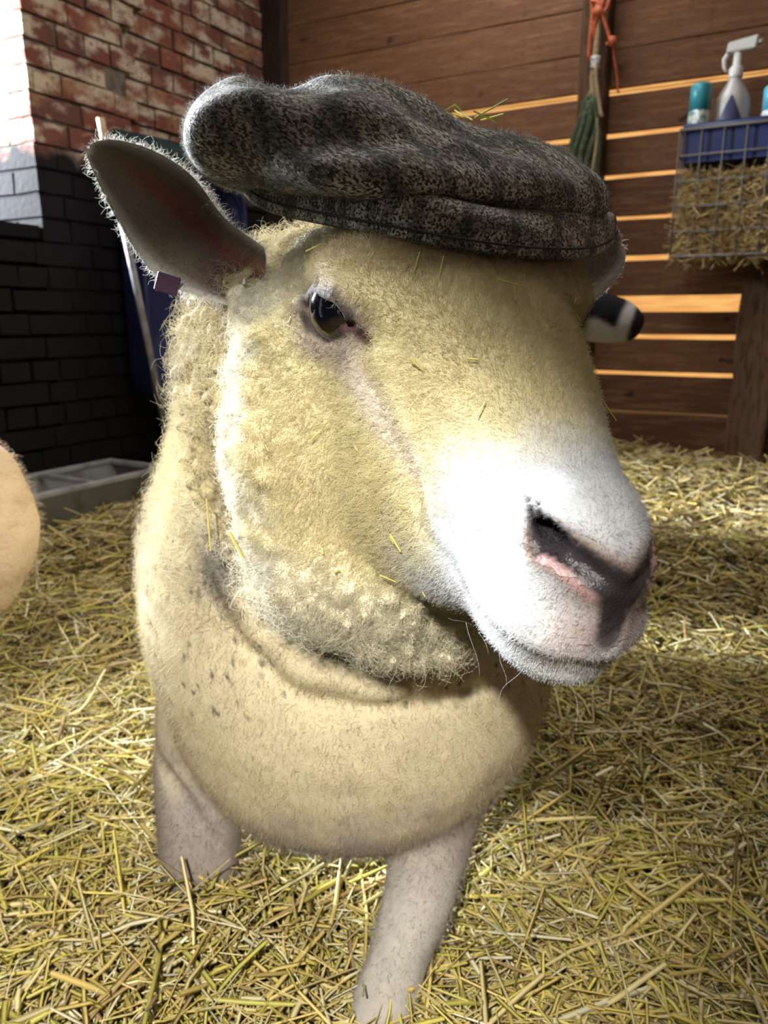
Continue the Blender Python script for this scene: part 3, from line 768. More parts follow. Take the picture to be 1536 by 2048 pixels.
_ys  = np.array([-.16, -.11, -.06, -.02, .03, .08, .12, .16, .185, .200, .210])
_top = np.array([.015, .045, .055, .050, .036, .012, -.006, -.018, -.025, -.031, -.042])
_bot = np.array([-.17, -.195, -.200, -.190, -.172, -.150, -.128, -.114, -.108, -.100, -.090])
_wid = np.array([.095, .098, .093, .084, .072, .057, .046, .036, .028, .019, .009])
def head_sdf(l, scale=1.0):
    l = np.array(l); l[:, 0] = np.abs(l[:, 0] - .009 * sstep(.06, .2, l[:, 1]))
    x, y, z = l[:, 0], l[:, 1], l[:, 2]
    yc = np.clip(y, _ys[0], _ys[-1])
    top, bot, w = np.interp(yc, _ys, _top), np.interp(yc, _ys, _bot), np.interp(yc, _ys, _wid)
    h = (top - bot) / 2; c = (top + bot) / 2
    zz = (z - c) / h
    ww = w * (1.0 - 0.10 * sstep(0.1, -1.0, zz))
    n = 2.6
    q = (np.abs(x / ww) ** n + np.abs(zz) ** n) ** (1 / n)
    d = (q - 1) * np.minimum(ww, h) * 0.85
    dy = np.abs(y - yc)
    d = np.where(dy > 0, np.sqrt(np.maximum(d, 0) ** 2 + dy ** 2), d)
    # cheek wool, brow, temple
    d = smin(d, ell(l, (.068, -.075, -.110), (.054, .070, .100)), .03)
    d = smin(d, ell(l, (.0, -.045, -.190), (.100, .080, .058)), .03)
    d = smin(d, ell(l, (.060, -.022, .020), (.026, .040, .016)), .02)
    # muzzle: nose pad, upper lips, chin
    d = smin(d, ell(l, (.006, .174, -.045), (.020, .034, .024)), .012)
    d = smin(d, ell(l, (.014, .166, -.080), (.024, .042, .021)), .010)
    d = smin(d, ell(l, (.0, .155, -.104), (.030, .046, .013)), .008)
    # eyelids round the eye, heavier above; tear corner
    d = smax(d, -(np.linalg.norm(l - EYE_C - np.array([.0035, .0005, .0005]), axis=1) - .0212), .003)
    d = smin(d, chain(l, EYE_RIM, [.0030, .0038, .0042, .0034, .0026, .0026, .0028, .0030]), .005)
    d = smax(d, -cone(l, (.0750, .004, -.001), (.0680, .022, -.004), .003, .0018), .004)
    # slit nostril with its lower rim, mouth, philtrum
    d = smax(d, -chain(l, NOSTRIL, [.0056, .0060, .0048, .0034, .0020]), .003)
    d = smax(d, -cone(l, (.0230, .1960, -.0380), (.0190, .1660, -.0340), .0058, .0050), .003)
    d = smin(d, chain(l, [(.0265, .190, -.0450), (.0210, .200, -.0468), (.0130, .2072, -.0520)], [.0016, .0018, .0014]), .003)
    d = smax(d, -chain(l, MOUTH, [.0020, .0032, .0036, .0034, .0030, .0026]), .003)
    d = smax(d, -cone(l, (.0, .215, -.050), (.0, .213, -.078), .0022, .0016), .004)
    return d
EYE_RIM = [(.0880, -.0480, -.0050), (.0850, -.0290, .0090), (.0815, .0030, .0160), (.0745, .0100, .0070), (.0735, .0040, -.0030), (.0790, -.0165, -.0135), (.0855, -.0335, -.0140), (.0880, -.0480, -.0050)]
EYE_C = np.array([.0680, -.0225, .0008])
NOSTRIL = [(.0255, .1880, -.0385), (.0225, .1960, -.0380), (.0165, .2035, -.0400), (.0100, .2100, -.0430), (.0040, .2125, -.0470)]
MOUTH = [(.0395, .1330, -.0885), (.0385, .1500, -.0935), (.0350, .1800, -.0920), (.0240, .2010, -.0910), (.0100, .2085, -.0910), (.0, .2100, -.0910)]

NECK_A, NECK_B = np.array([-.035, .70, .60]), np.array([-.045, .80, .40])
LFORE = [(.075, .84, .30), (.060, .72, .175), (.035, .665, .10), (.012, .625, .045), (-.006, .60, .0)]
RFORE = [(-.175, .82, .30), (-.208, .78, .16), (-.208, .755, .075), (-.206, .745, .0)]
def body_sdf(P):
    d = cone(P, NECK_A, NECK_B, .138, .195)
    d = smin(d, ell(P, (-.032, .785, .330), (.215, .175, .215)), .06)
    d = smin(d, ell(P, (-.03, .74, .265), (.175, .13, .155)), .05)
    d = smin(d, ell(P, (-.055, 1.12, .42), (.215, .44, .225)), .10)
    d = smin(d, ell(P, (-.070, 1.48, .43), (.20, .20, .21)), .08)
    d = smin(d, chain(P, LFORE, [.075, .050, .036, .030, .031]), .012)
    d = smin(d, chain(P, RFORE, [.075, .055, .046, .034]), .004)
    d = smax(d, -chain(P, [(-.262, .760, .205), (-.239, .738, .188), (-.215, .722, .158), (-.192, .716, .124), (-.172, .720, .095)], [.005, .009, .011, .011, .008]), .005)
    for s in (-.21, .07):
        d = smin(d, chain(P, [(s, 1.45, .36), (s, 1.50, .22), (s, 1.60, .16), (s, 1.56, .0)], [.11, .065, .035, .03]), .04)
    return d
def sheep_sdf(P):
    l = to_local(P)
    d = body_sdf(P)
    near = np.linalg.norm(l - np.array([0, .02, -.06]), axis=1) < .36
    if near.any():
        d[near] = smin(d[near], head_sdf(l[near]), .02)
    return d

def fold(l):
    l = np.array(l); l[:, 0] = np.abs(l[:, 0] - .009 * sstep(.06, .2, l[:, 1])); return l
CURL_RIDGE_R = [(.108, -.115, -.040), (.116, -.072, -.055), (.119, -.066, -.075), (.118, -.052, -.095), (.119, -.058, -.125), (.112, -.058, -.165), (.100, -.040, -.190), (.085, -.030, -.215), (.060, -.020, -.232), (.035, -.010, -.240)]
def seg_dist(P, pts): return chain(P, pts, [0.0] * len(pts))
def make_curls(n=190):
    r = np.random.default_rng(77); R_ = np.array(CURL_RIDGE_R); t = r.random(n) * (len(R_) - 1)
    c = np.stack([np.interp(t, np.arange(len(R_)), R_[:, i]) for i in range(3)], 1)
    rr_ = sstep(9.0, 6.5, t)
    c += r.normal(size=c.shape) * np.array([.006, .008, .008]) + np.array([0, .008, 0])
    for _ in range(4):      # settle on the skin
        d = head_sdf(c); g = np.stack([(head_sdf(c + e) - d) / 1e-4 for e in np.eye(3) * 1e-4], 1)
        c = c - g * d[:, None] / (np.linalg.norm(g, axis=1)[:, None] ** 2 + 1e-9) * .8
    return c, (.0055 + .0075 * r.random(n) ** 1.3) * (.45 + .55 * rr_)
CURLS, CURL_R = make_curls()
def sheep_full(P):
    """with wool relief: curls on the cheek edge, creases on the neck"""
    d = sheep_sdf(P)
    m = np.abs(d) < .028
    if m.any():
        p = P[m]; l = to_local(p)
        cheek = sstep(-.015, -.06, l[:, 1]) * sstep(.055, .09, np.abs(l[:, 0])) * sstep(-.26, -.20, l[:, 2]) * sstep(.02, -.03, l[:, 2]) * (np.linalg.norm(l, axis=1) < .28)
        thr = sstep(-.15, -.18, l[:, 2]) * sstep(-.27, -.24, l[:, 2]) * sstep(-.13, -.08, l[:, 1]) * sstep(.09, .05, l[:, 1])
        lump = worley(p, 62, 3)
        neck = sstep(-.30, -.12, l[:, 2]) * sstep(-.09, -.14, l[:, 1]) 
        q = p * np.array([1.0, 1.0, .30])
        add = cheek * (.013 * (1 - lump * 1.5) + .004) + thr * .008 * (1 - 1.5 * worley(p, 70, 9)) + neck * (.010 * fbm(q, 28, 2, 5) + .006 * (1 - 1.6 * worley(p, 55, 6)))
        chest = sstep(.46, .36, p[:, 2])
        add += chest * .0025 * fbm(p, 18, 3, 8)
        cr = seg_dist(fold(l), [(.068, .028, -.018), (.060, .060, -.040), (.053, .088, -.060), (.049, .105, -.085), (.042, .128, -.088)])
        add -= .0042 * np.exp(-(cr / .006) ** 2)
        # throat flap and the folds under it
        fz = p[:, 2] - (.402 + 6.0 * np.minimum(p[:, 0] + .02, 0) ** 2 + 2.0 * np.maximum(p[:, 0] - .05, 0) ** 2) + .008 * vnoise(p, 25, 12)
        fr = sstep(.82, .68, p[:, 1]) * sstep(.17, .10, np.abs(p[:, 0] + .02))
        add += fr * (.015 * np.exp(-((fz - .012) / .016) ** 2) - .012 * np.exp(-((fz + .014) / .010) ** 2) + .007 * np.exp(-((fz + .040) / .014) ** 2) - .006 * np.exp(-((fz + .066) / .009) ** 2))
        d[m] -= add
        k = seg_dist(l, CURL_RIDGE_R) < .045
        if k.any():
            dd, lk_ = d[m], l[k]
            d2 = (lk_ ** 2).sum(1)[:, None] + (CURLS ** 2).sum(1)[None] - 2 * lk_ @ CURLS.T
            dd[k] = smin(dd[k], (np.sqrt(np.maximum(d2, 0)) - CURL_R[None]).min(1), .0015)
            d[m] = dd
    return d

WHITE, YEL = np.array([.60, .61, .62]), np.array([.67, .59, .34])
CREAM, GREY = np.array([.65, .55, .355]), np.array([.40, .34, .295])
def wool_colour(P):
    raw = to_local(P); l = fold(raw)
    x, y, z = l[:, 0], l[:, 1], l[:, 2]
    nz = fbm(P, 35, 3, 21); nf = vnoise(P, 160, 4)
    ishead = head_plain(raw) < body_sdf(P) - .004
    # fleece of neck and chest
    c = np.tile(CREAM, (len(P), 1))
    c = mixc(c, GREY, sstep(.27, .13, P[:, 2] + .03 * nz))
    c = mixc(c, np.array([.46, .38, .20]), sstep(.42, .55, P[:, 2]) * .8)
    dirt = np.zeros(len(P)); bm = ~ishead & (P[:, 1] < .95)
    if bm.any(): dirt[bm] = sstep(.27, .13, worley(P[bm] * np.array([1, 1, .7]), 85, 31)) * sstep(.0, .35, fbm(P[bm], 14, 2, 33) + .30 * sstep(.28, .36, P[bm, 2]))
    dirt = dirt * sstep(.22, .30, P[:, 2])
    c = mixc(c, np.array([.06, .055, .055]), dirt * .9)
    mud = np.exp(-(np.linalg.norm(P - np.array([-.125, .625, .462]), axis=1) / .038) ** 2) * sstep(-.35, .25, fbm(P, 45, 2, 71))
    c = mixc(c, np.array([.13, .12, .115]), np.clip(mud * 1.1, 0, .85))
    band = sstep(.45, .75, fbm(P, 16, 3, 41) + .35) * sstep(.36, .44, P[:, 2]) * (P[:, 0] < -.02)
    c = mixc(c, np.array([.20, .17, .13]), band * .45)
    # face
    f = np.tile(YEL, (len(P), 1))
    f = mixc(f, np.array([.60, .50, .29]), sstep(-.2, .5, nz) * .5)
    f = mixc(f, WHITE, sstep(.075, .150, y - .45 * (z + .05) + .016 * nz))
    f = mixc(f, np.array([.66, .60, .43]), sstep(-.150, -.185, z))
    f = mixc(f, np.array([.36, .27, .16]), np.clip(sstep(.012, .042, z + .010 * nz) * .75 * sstep(.05, .0, y), 0, 1))  # forehead wool browned, a stain that also paints in the brim's shade
    streak = np.exp(-(seg_dist(l, [(.0735, .010, -.022), (.066, .045, -.036), (.057, .085, -.052)]) / .010) ** 2)
    f = mixc(f, np.array([.62, .55, .50]), streak * .75)
    wool = sstep(-.045, -.075, y + .01 * nz) * sstep(.06, .09, x)
    f = mixc(f, np.array([.66, .61, .47]), wool * .8)
    rd = seg_dist(raw, CURL_RIDGE_R)
    f = mixc(f, np.array([.62, .59, .50]), sstep(.040, .004, rd + .022 * nz) * .8)
    eyed = np.linalg.norm((l - np.array([.079, -.016, -.003])) * np.array([1, .85, 1.2]), axis=1)
    f = mixc(f, np.array([.36, .30, .27]), sstep(.042, .022, eyed + .004 * nz) * .8)
    rim = seg_dist(l, EYE_RIM)
    f = mixc(f, np.array([.05, .035, .035]), sstep(.0065, .003, rim))
    f = mixc(f, np.array([.10, .05, .05]), sstep(.006, .003, seg_dist(l, [(.0745, .004, -.001), (.0680, .022, -.004)])))
    em = np.linalg.norm(l - np.array([.077, .0, -.022]), axis=1) < .06; wk = np.ones(len(P))
    if em.any(): wk[em] = worley(P[em], 190, 51)
    spk = sstep(.3, .15, wk) * np.exp(-(np.linalg.norm(l - np.array([.077, .0, -.022]), axis=1) / .018) ** 2)
    f = mixc(f, np.array([.10, .08, .07]), spk * .8)
    # nose and lips
    pk = np.exp(-(np.linalg.norm((l - np.array([.012, .206, -.064])) * np.array([1, 1, .9]), axis=1) / .017) ** 4)
    f = mixc(f, np.array([.36, .28, .265]), np.clip(pk * (.85 + .5 * nz), 0, 1))
    nd = seg_dist(l, NOSTRIL)
    f = mixc(f, np.array([.26, .18, .14]), sstep(.016, .007, nd + .003 * nz))
    blk = np.minimum(np.minimum(nd - .0045, cone(l, (.0230, .1960, -.0380), (.0190, .1660, -.0340), .0050, .0050)), seg_dist(l, [(.006, .212, -.046), (.002, .213, -.060), (.0, .211, -.074)]) - .0025)
    f = mixc(f, np.array([.035, .03, .035]), sstep(.005, .0015, blk + .0012 * nz))
    f = mixc(f, np.array([.42, .27, .26]), sstep(.0034, .0014, seg_dist(l, [(.0275, .190, -.0445), (.0220, .200, -.0460), (.0130, .2080, -.0520)])))
    f = mixc(f, np.array([.20, .15, .13]), sstep(.0055, .0025, seg_dist(l, MOUTH)) * .8)
    chinp = np.exp(-(np.linalg.norm((l - np.array([.012, .203, -.086])) * np.array([.8, 1, 1]), axis=1) / .012) ** 2)
    f = mixc(f, np.array([.55, .46, .44]), chinp * .7)
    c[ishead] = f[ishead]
    leg = (P[:, 2] < .15)
    c = mixc(c, np.array([.55, .50, .44]), leg * sstep(.16, .10, P[:, 2]) * (P[:, 0] > -.1))
    return np.clip(c * (1 + .10 * nf)[:, None], .01, .9), ishead
def head_plain(l): return head_sdf(l)

def ear_mesh(rows, cup, n=14, m=26):
    """rows of (upper edge, lower edge) in head space from base to tip; a cupped leaf with thickness"""
    R_ = np.array(rows, float); k = len(R_)
    t = np.linspace(0, k - 1, m); up = np.stack([np.interp(t, np.arange(k), R_[:, 0, i]) for i in range(3)], 1); lo = np.stack([np.interp(t, np.arange(k), R_[:, 1, i]) for i in range(3)], 1)
    for _ in range(3):
        up[1:-1] = (up[:-2] + 2 * up[1:-1] + up[2:]) / 4; lo[1:-1] = (lo[:-2] + 2 * lo[1:-1] + lo[2:]) / 4
    s = np.linspace(0, 1, n)
    G = lo[:, None] * (1 - s)[None, :, None] + up[:, None] * s[None, :, None]
    wd = np.linalg.norm(up - lo, axis=1)
    back = np.array([-.45, -.85, -.25]) * np.sign([R_[0, 0, 0], 1, 1]); back = back / np.linalg.norm(back)
    prof = (1 - (2 * s - 1) ** 2) ** .8
    Fr = G + (wd[:, None] * cup * prof[None])[..., None] * back
    th = .0012 + .0020 * prof
    Bk = Fr + back * th[None, :, None] * 1.6
    V = np.concatenate([Fr.reshape(-1, 3), Bk.reshape(-1, 3)]); F_ = []
    N_ = m * n
    for i in range(m - 1):
        for j in range(n - 1):
            a, b, c, d = i * n + j, i * n + j + 1, (i + 1) * n + j + 1, (i + 1) * n + j
            F_.append((a, b, c, d)); F_.append((N_ + d, N_ + c, N_ + b, N_ + a))
    for i in range(m - 1):
        a, b = i * n, (i + 1) * n; F_.append((a, b, N_ + b, N_ + a))
        a, b = i * n + n - 1, (i + 1) * n + n - 1; F_.append((b, a, N_ + a, N_ + b))
    for i in (0, m - 1):
        for j in range(n - 1):
            F_.append((i * n + j, N_ + i * n + j, N_ + i * n + j + 1, i * n + j + 1))
    inner = np.concatenate([np.repeat(1.0, N_), np.zeros(N_)])
    sv = np.tile(np.tile(s, m), 2); tv = np.tile(np.repeat(np.linspace(0, 1, m), n), 2)
    return V, np.array(F_), inner, sv, tv

EAR_R = [[[0.096, -0.150, 0.010], [0.110, -0.120, -0.030]], [[0.1203, -0.1904, 0.0202], [0.141, -0.1521, -0.0271]], [[0.1303, -0.2162, 0.0369], [0.159, -0.1711, -0.0274]], [[0.1433, -0.2347, 0.0495], [0.1737, -0.1927, -0.021]], [[0.1676, -0.2559, 0.0595], [0.1899, -0.2231, -0.0004]], [[0.1911, -0.2725, 0.0621], [0.2045, -0.2521, 0.025]], [[0.2041, -0.2799, 0.06], [0.2126, -0.2713, 0.0419]], [[0.2125, -0.2815, 0.0552], [0.2151, -0.2791, 0.0495]]]
EAR_L = [[[-0.110, -0.150, 0.006], [-0.105, -0.105, -0.030]], [[-0.1411, -0.1632, 0.0085], [-0.1316, -0.12, -0.0296]], [[-0.1654, -0.175, 0.0235], [-0.1593, -0.1286, -0.0282]], [[-0.19, -0.1848, 0.0353], [-0.1887, -0.1436, -0.0147]], [[-0.2106, -0.1915, 0.0395], [-0.2102, -0.1549, -0.0024]], [[-0.2227, -0.1888, 0.0323], [-0.2238, -0.1692, 0.0101]], [[-0.2274, -0.1862, 0.0246], [-0.2273, -0.1795, 0.0174]]]

M_WOOL = material('fleece', (.6, .55, .4), .75, spec=.2, attr='Col', bump=(420, .5, .002))
M_HAIR = fibre_material('wool_fibre', .38)

def build_main_sheep():
    V, Q = surface(sheep_full, [axis((-.30, .006), (-.16, .0030), (.17, .0030), (.25, .006), .25), axis((.22, .0026), (.58, .0026), (.70, .006), (.95, .011), 1.76), axis((-.03, .0045), (.40, .0042), (.47, .0028), .78)])
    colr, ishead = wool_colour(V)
    N = vnormals(V, Q)
    Vs, Qs, Cs = [V], [Q], [colr]
    nv = len(V); ears = []
    for rows, cup in ((EAR_R, .30), (EAR_L, .28)):
        ev, ef, inner, sv, tv = ear_mesh(rows, cup)
        ev = to_world(ev)
        edge = np.minimum(sv, 1 - sv)
        ec = np.tile(np.array([.76, .73, .66]), (len(ev), 1))  # ear edge and back brightened to paint in the backlit rim
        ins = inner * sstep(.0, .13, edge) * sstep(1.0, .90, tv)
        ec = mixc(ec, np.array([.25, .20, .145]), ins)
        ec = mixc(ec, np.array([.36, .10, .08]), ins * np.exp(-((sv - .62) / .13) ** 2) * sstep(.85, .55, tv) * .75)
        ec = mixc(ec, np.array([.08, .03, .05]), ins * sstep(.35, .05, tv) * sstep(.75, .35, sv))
        Vs.append(ev); Qs.append(ef + nv); Cs.append(ec); ears.append((ev, ef, inner, ec)); nv += len(ev)
    V2, Q2, C2 = np.concatenate(Vs), np.concatenate(Qs), np.concatenate(Cs)
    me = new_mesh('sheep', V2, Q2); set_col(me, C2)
    o = obj('sheep', me, M_WOOL)
    tag(o, 'large cream sheep in a tweed flat cap, facing out over the straw', 'sheep')
    rng = np.random.default_rng(11)
    # short face hair
    l = fold(to_local(V))
    fa = ishead * sstep(-.12, -.07, l[:, 1]) * (1 - sstep(.010, .004, seg_dist(l, NOSTRIL))) * sstep(.0015, .0045, seg_dist(l, MOUTH))
    bare = np.minimum(seg_dist(l, EYE_RIM), seg_dist(l, [(.006, .212, -.046), (.002, .213, -.060), (.0, .211, -.074)]))
    w = fa * sstep(.003, .010, bare) * sstep(.0222, .0262, np.linalg.norm(l - EYE_C, axis=1)) + 1e-6
    P, n, fi, W = scatter(V, Q, N, 190000, w, rng)
    lp = to_local(P); c, ih = wool_colour(P)
    flow = HM[:, 1] * -1.0
    fl = flow[None] + HM[:, 2][None] * (-.9 * sstep(.03, -.06, lp[:, 2]))[:, None] + .55 * np.stack([vnoise(P, 40, s) for s in (1, 2, 3)], 1)
    fl = fl - n * (fl * n).sum(1)[:, None]; fl /= np.linalg.norm(fl, axis=1)[:, None] + 1e-9
    muz = sstep(.07, .14, lp[:, 1])
    up = .80 - .20 * muz
    dr = n * up[:, None] + fl * .55 + rng.normal(size=n.shape) * .38
    dr /= np.linalg.norm(dr, axis=1)[:, None]
    ln = (.0046 - .0022 * muz) * (.6 + .8 * rng.random(len(P)))
    hair('face_hair', P, dr, ln, .10 + .18 * (1 - muz), .000085 + .00002 * (1 - muz), np.clip(c * (.88 + .3 * rng.random((len(P), 1))), 0, .92), M_HAIR, o, rng, 3)
    # curly fleece on cheeks, throat and neck, short on chest
    wb = np.where(ishead, 1.0 - sstep(-.085, -.035, l[:, 1]) * sstep(-.19, -.15, l[:, 2]), 1.0) * np.where(l[:, 1] > .06, 0, 1) * sstep(.02, .06, V[:, 2]) * np.where(V[:, 1] > .95, .12, 1.0) * np.where((V[:, 2] > .4) & (V[:, 1] < .8), 1.7, 1.0)
    P, n, fi, W = scatter(V, Q, N, 110000, wb, rng)
    c, ih = wool_colour(P); lp = to_local(P)
    high = sstep(.36, .46, P[:, 2])
    fl = np.stack([vnoise(P, 70, s) for s in (4, 5, 6)], 1) * (.4 + .8 * high)[:, None] + np.array([0, -.1, -.5])[None] * (1 - .5 * high)[:, None]
    dr = n * .8 + fl + rng.normal(size=n.shape) * .25
    dr /= np.linalg.norm(dr, axis=1)[:, None]
    ln = (.0060 + .0060 * high) * (.5 + rng.random(len(P))) * np.where(ih, .58 + .7 * sstep(-.19, -.22, lp[:, 2]), 1.0)
    tip = np.clip(c * (.85 + .3 * rng.random((len(P), 1))) + .04 * high[:, None], 0, .92)
    hair('fleece_fibres', P, dr, ln, .22 + .3 * high, .00013, tip, M_HAIR, o, rng, 4)
    # whiskers round the chin
    wp = to_world(np.array([(.030, .165, -.112), (.024, .180, -.112), (.018, .188, -.112), (.010, .195, -.110), (.0, .197, -.110), (.034, .150, -.116), (.038, .125, -.125), (.036, .140, -.120)]))
    wd = np.tile(np.array([.15, -.25, -1.0]), (len(wp), 1)) + rng.normal(size=(len(wp), 3)) * .45; wd /= np.linalg.norm(wd, axis=1)[:, None]
    hair('whiskers', wp, wd, .012 + .018 * rng.random(len(wp)), .06, .0001, np.full((len(wp), 3), .5), M_HAIR, o, rng, 7)
    # ear fringe
    eP, eD, eL, eC = [], [], [], []
    for ev, ef, inner, ec in ears:
        en = vnormals(ev, ef)
        Pp, nn, fi, W = scatter(ev, ef, en, 9000, np.ones(len(ev)), rng)
        inn = (inner[ef[fi]] * W).sum(1)
        keep = (inn < .7) | (rng.random(len(Pp)) < .5)
        Pp, nn, fi, W, inn = Pp[keep], nn[keep], fi[keep], W[keep], inn[keep]
        cc = (ec[ef[fi]] * W[..., None]).sum(1)
        d = nn * .6 + rng.normal(size=nn.shape) * .35; d /= np.linalg.norm(d, axis=1)[:, None]
        eP.append(Pp); eD.append(d); eC.append(cc); eL.append(np.where(inn > .7, .003, .0075) * (.5 + rng.random(len(Pp))))
    hair('ear_hair', np.concatenate(eP), np.concatenate(eD), np.concatenate(eL), .2, .00011, np.concatenate(eC), M_HAIR, o, rng, 4)
    # eyes
    m_eye = material('eye_gloss', (.012, .009, .008), .06, spec=.6, attr='Col', coat=.6)
    uu = np.linspace(0, math.pi, 25); ww = np.linspace(0, 2 * math.pi, 33)[:-1]
    ax_ = np.array([.80, .55, .22]); ax_ /= np.linalg.norm(ax_)
    h_ = np.cross((0, 0, 1.0), ax_); h_ /= np.linalg.norm(h_); v_ = np.cross(ax_, h_)
    S = np.array([[math.cos(a) * ax_ + math.sin(a) * (math.cos(b) * h_ + math.sin(b) * v_) for b in ww] for a in uu])
    Fe = np.array([(i * 32 + j, i * 32 + (j + 1) % 32, (i + 1) * 32 + (j + 1) % 32, (i + 1) * 32 + j) for i in range(24) for j in range(32)])
    for s in (1, -1):
        d = S.reshape(-1, 3); hh, vv = d @ h_, d @ v_; fr = d @ ax_
        ec = np.tile(np.array([.085, .05, .045]), (len(d), 1))
        iris = sstep(.86, .80, np.hypot(hh, vv)) * (fr > 0)
        ec = mixc(ec, np.array([.016, .010, .007]), iris)
        pup = sstep(1.05, .95, np.sqrt((hh / .60) ** 2 + (vv / .40) ** 2)) * (fr > 0)
        ec = mixc(ec, np.array([.003, .003, .006]), pup)
        Ve = to_world((EYE_C + d * .0222) * np.array([s, 1, 1]))
        em = new_mesh('eye', Ve, Fe if s < 0 else Fe[:, ::-1]); set_col(em, ec)
        obj('eye', em, m_eye, o)['label'] = 'dark glossy eye'
    return o, V, Q, N, l
SHEEP, SV, SQ, SN, SL = build_main_sheep()

# wet nose shine: a thin film of damp skin round the nostrils and philtrum
def build_nose_film():
    keep = (np.minimum(seg_dist(SL, NOSTRIL), seg_dist(SL, [(.006, .212, -.046), (.002, .213, -.060), (.0, .211, -.074)])) < .009) | (np.linalg.norm(SL - np.array([.012, .206, -.064]), axis=1) < .013)
    qk = keep[SQ].all(1); qs = SQ[qk]
    ids, inv = np.unique(qs, return_inverse=True)
    Vn = SV[ids] + SN[ids] * (.0005 + .0005 * (vnoise(SV[ids], 500, 3))[:, None])
    me = new_mesh('nose_leather', Vn, inv.reshape(-1, 4)); c, _ = wool_colour(SV[ids]); set_col(me, c)
    m = material('damp_skin', (.2, .1, .1), .22, spec=.6, attr='Col', bump=(900, .5, .0012))
    obj('nose_leather', me, m, SHEEP)['label'] = 'damp dark nose skin'
build_nose_film()

# ear tag in the sheep's right ear
def build_ear_tag():
    P0 = to_world((.1625, -.168, -.0225))
    mb = MB()
    rt = np.array([1, 0, 0]); 
    mb.box((-.0085, -.0012, -.0075), (.0085, .0012, .0065))
    o = mb.build('ear_tag', material('purple_plastic', (.045, .014, .040), .4), SHEEP, bevel=.001)
    o.location = P0; o.rotation_euler = (.15, .30, .35)
    o['label'] = 'dark purple plastic ear tag'
build_ear_tag()

# bits of straw caught in the face wool and on the neck
def build_flecks():
    rng = np.random.default_rng(91)
    w = ((SL[:, 1] > -.07) & (SL[:, 1] < .12) & (SL[:, 2] > -.21) & (np.linalg.norm(SL - EYE_C, axis=1) > .035) & (np.linalg.norm(SL, axis=1) < .26)).astype(float) + 1e-9
    P, n, fi, W_ = scatter(SV, SQ, SN, 75, w, rng)
    d = rng.normal(size=n.shape); d = d - n * (d * n).sum(1)[:, None] + n * .25
    L = .004 + .012 * rng.random(75) ** 2; r = .0003 + .0005 * rng.random(75)
    P = P + n * .0045
    P2 = to_world(np.array([(.125, -.100, -.185), (.112, -.038, -.168)])); d2 = np.array([[.05, -.1, -1.0], [.35, .2, -.9]])
    P = np.concatenate([P, P2 + np.array([[-.012, -.02, 0], [-.014, -.014, 0]])]); d = np.concatenate([d, d2]); L = np.append(L, [.040, .022]); r = np.append(r, [.0009, .0014])
    k = 9; P = np.concatenate([P, np.array([.066, .672, .818]) + rng.normal(size=(k, 3)) * np.array([.010, .004, .003])]); d = np.concatenate([d, rng.normal(size=(k, 3)) * np.array([1, .5, .35])]); L = np.append(L, .02 + .02 * rng.random(k)); r = np.append(r, np.full(k, .0009))
    V_, F_ = straw_mesh(P, d, L, r, np.zeros(len(P)), rng)
    c = np.array([[.72, .60, .16]]) * (.7 + .5 * rng.random((len(P), 1))); c[-9:] = np.array([.50, .60, .08])
    me = new_mesh('straw_flecks', V_, F_); set_col(me, np.repeat(np.clip(c, 0, .9), 9, 0))
    tag(obj('straw_flecks', me, M_STRAW), 'tiny yellow bits of straw caught in the sheep face wool', 'straw', kind='stuff')
build_flecks()
# ================================================================ tweed flat cap
CAP_RIM = np.array([[0.1080, -0.2000, 0.0500], [0.1040, -0.1586, 0.0420], [0.0924, -0.1136, 0.0427], [0.0649, -0.0397, 0.049], [0.0219, 0.0128, 0.0499], [-0.0222, 0.0186, 0.0479], [-0.0833, -0.0107, 0.0439], [-0.128, -0.0548, 0.044], [-0.149, -0.0848, 0.0463]])
CAP_FOLD = np.array([[0.1080, -0.2050, 0.054], [0.1036, -0.1704, 0.049], [0.0893, -0.1329, 0.0568], [0.0693, -0.0763, 0.0669], [0.0467, -0.046, 0.0715], [0.0122, -0.0186, 0.068], [-0.0196, -0.016, 0.0636], [-0.0875, -0.0462, 0.0655], [-0.1297, -0.081, 0.0585]])
def crown_sdf(l):
    d = ell(l, (-.004, -.120, .070), (.116, .108, .032))
    d = smin(d, ell(l, (.104, -.180, .076), (.047, .052, .036)), .02)
    d = smin(d, ell(l, (.045, -.150, .092), (.062, .072, .026)), .03)
    d = smin(d, ell(l, (-.066, -.095, .062), (.066, .066, .025)), .03)
    d = smax(d, -cone(l, (.088, -.06, .130), (.080, -.24, .124), .016, .016), .025)
    d = d - .004 * fbm(l, 16, 2, 3) - .0025 * np.sin(l[:, 0] * 60 + l[:, 1] * 90) * sstep(-.02, -.06, l[:, 1])
    return smax(d, np.interp(l[:, 1], [-.22, -.13, -.02], [.034, .046, .062]) - l[:, 2], .012)
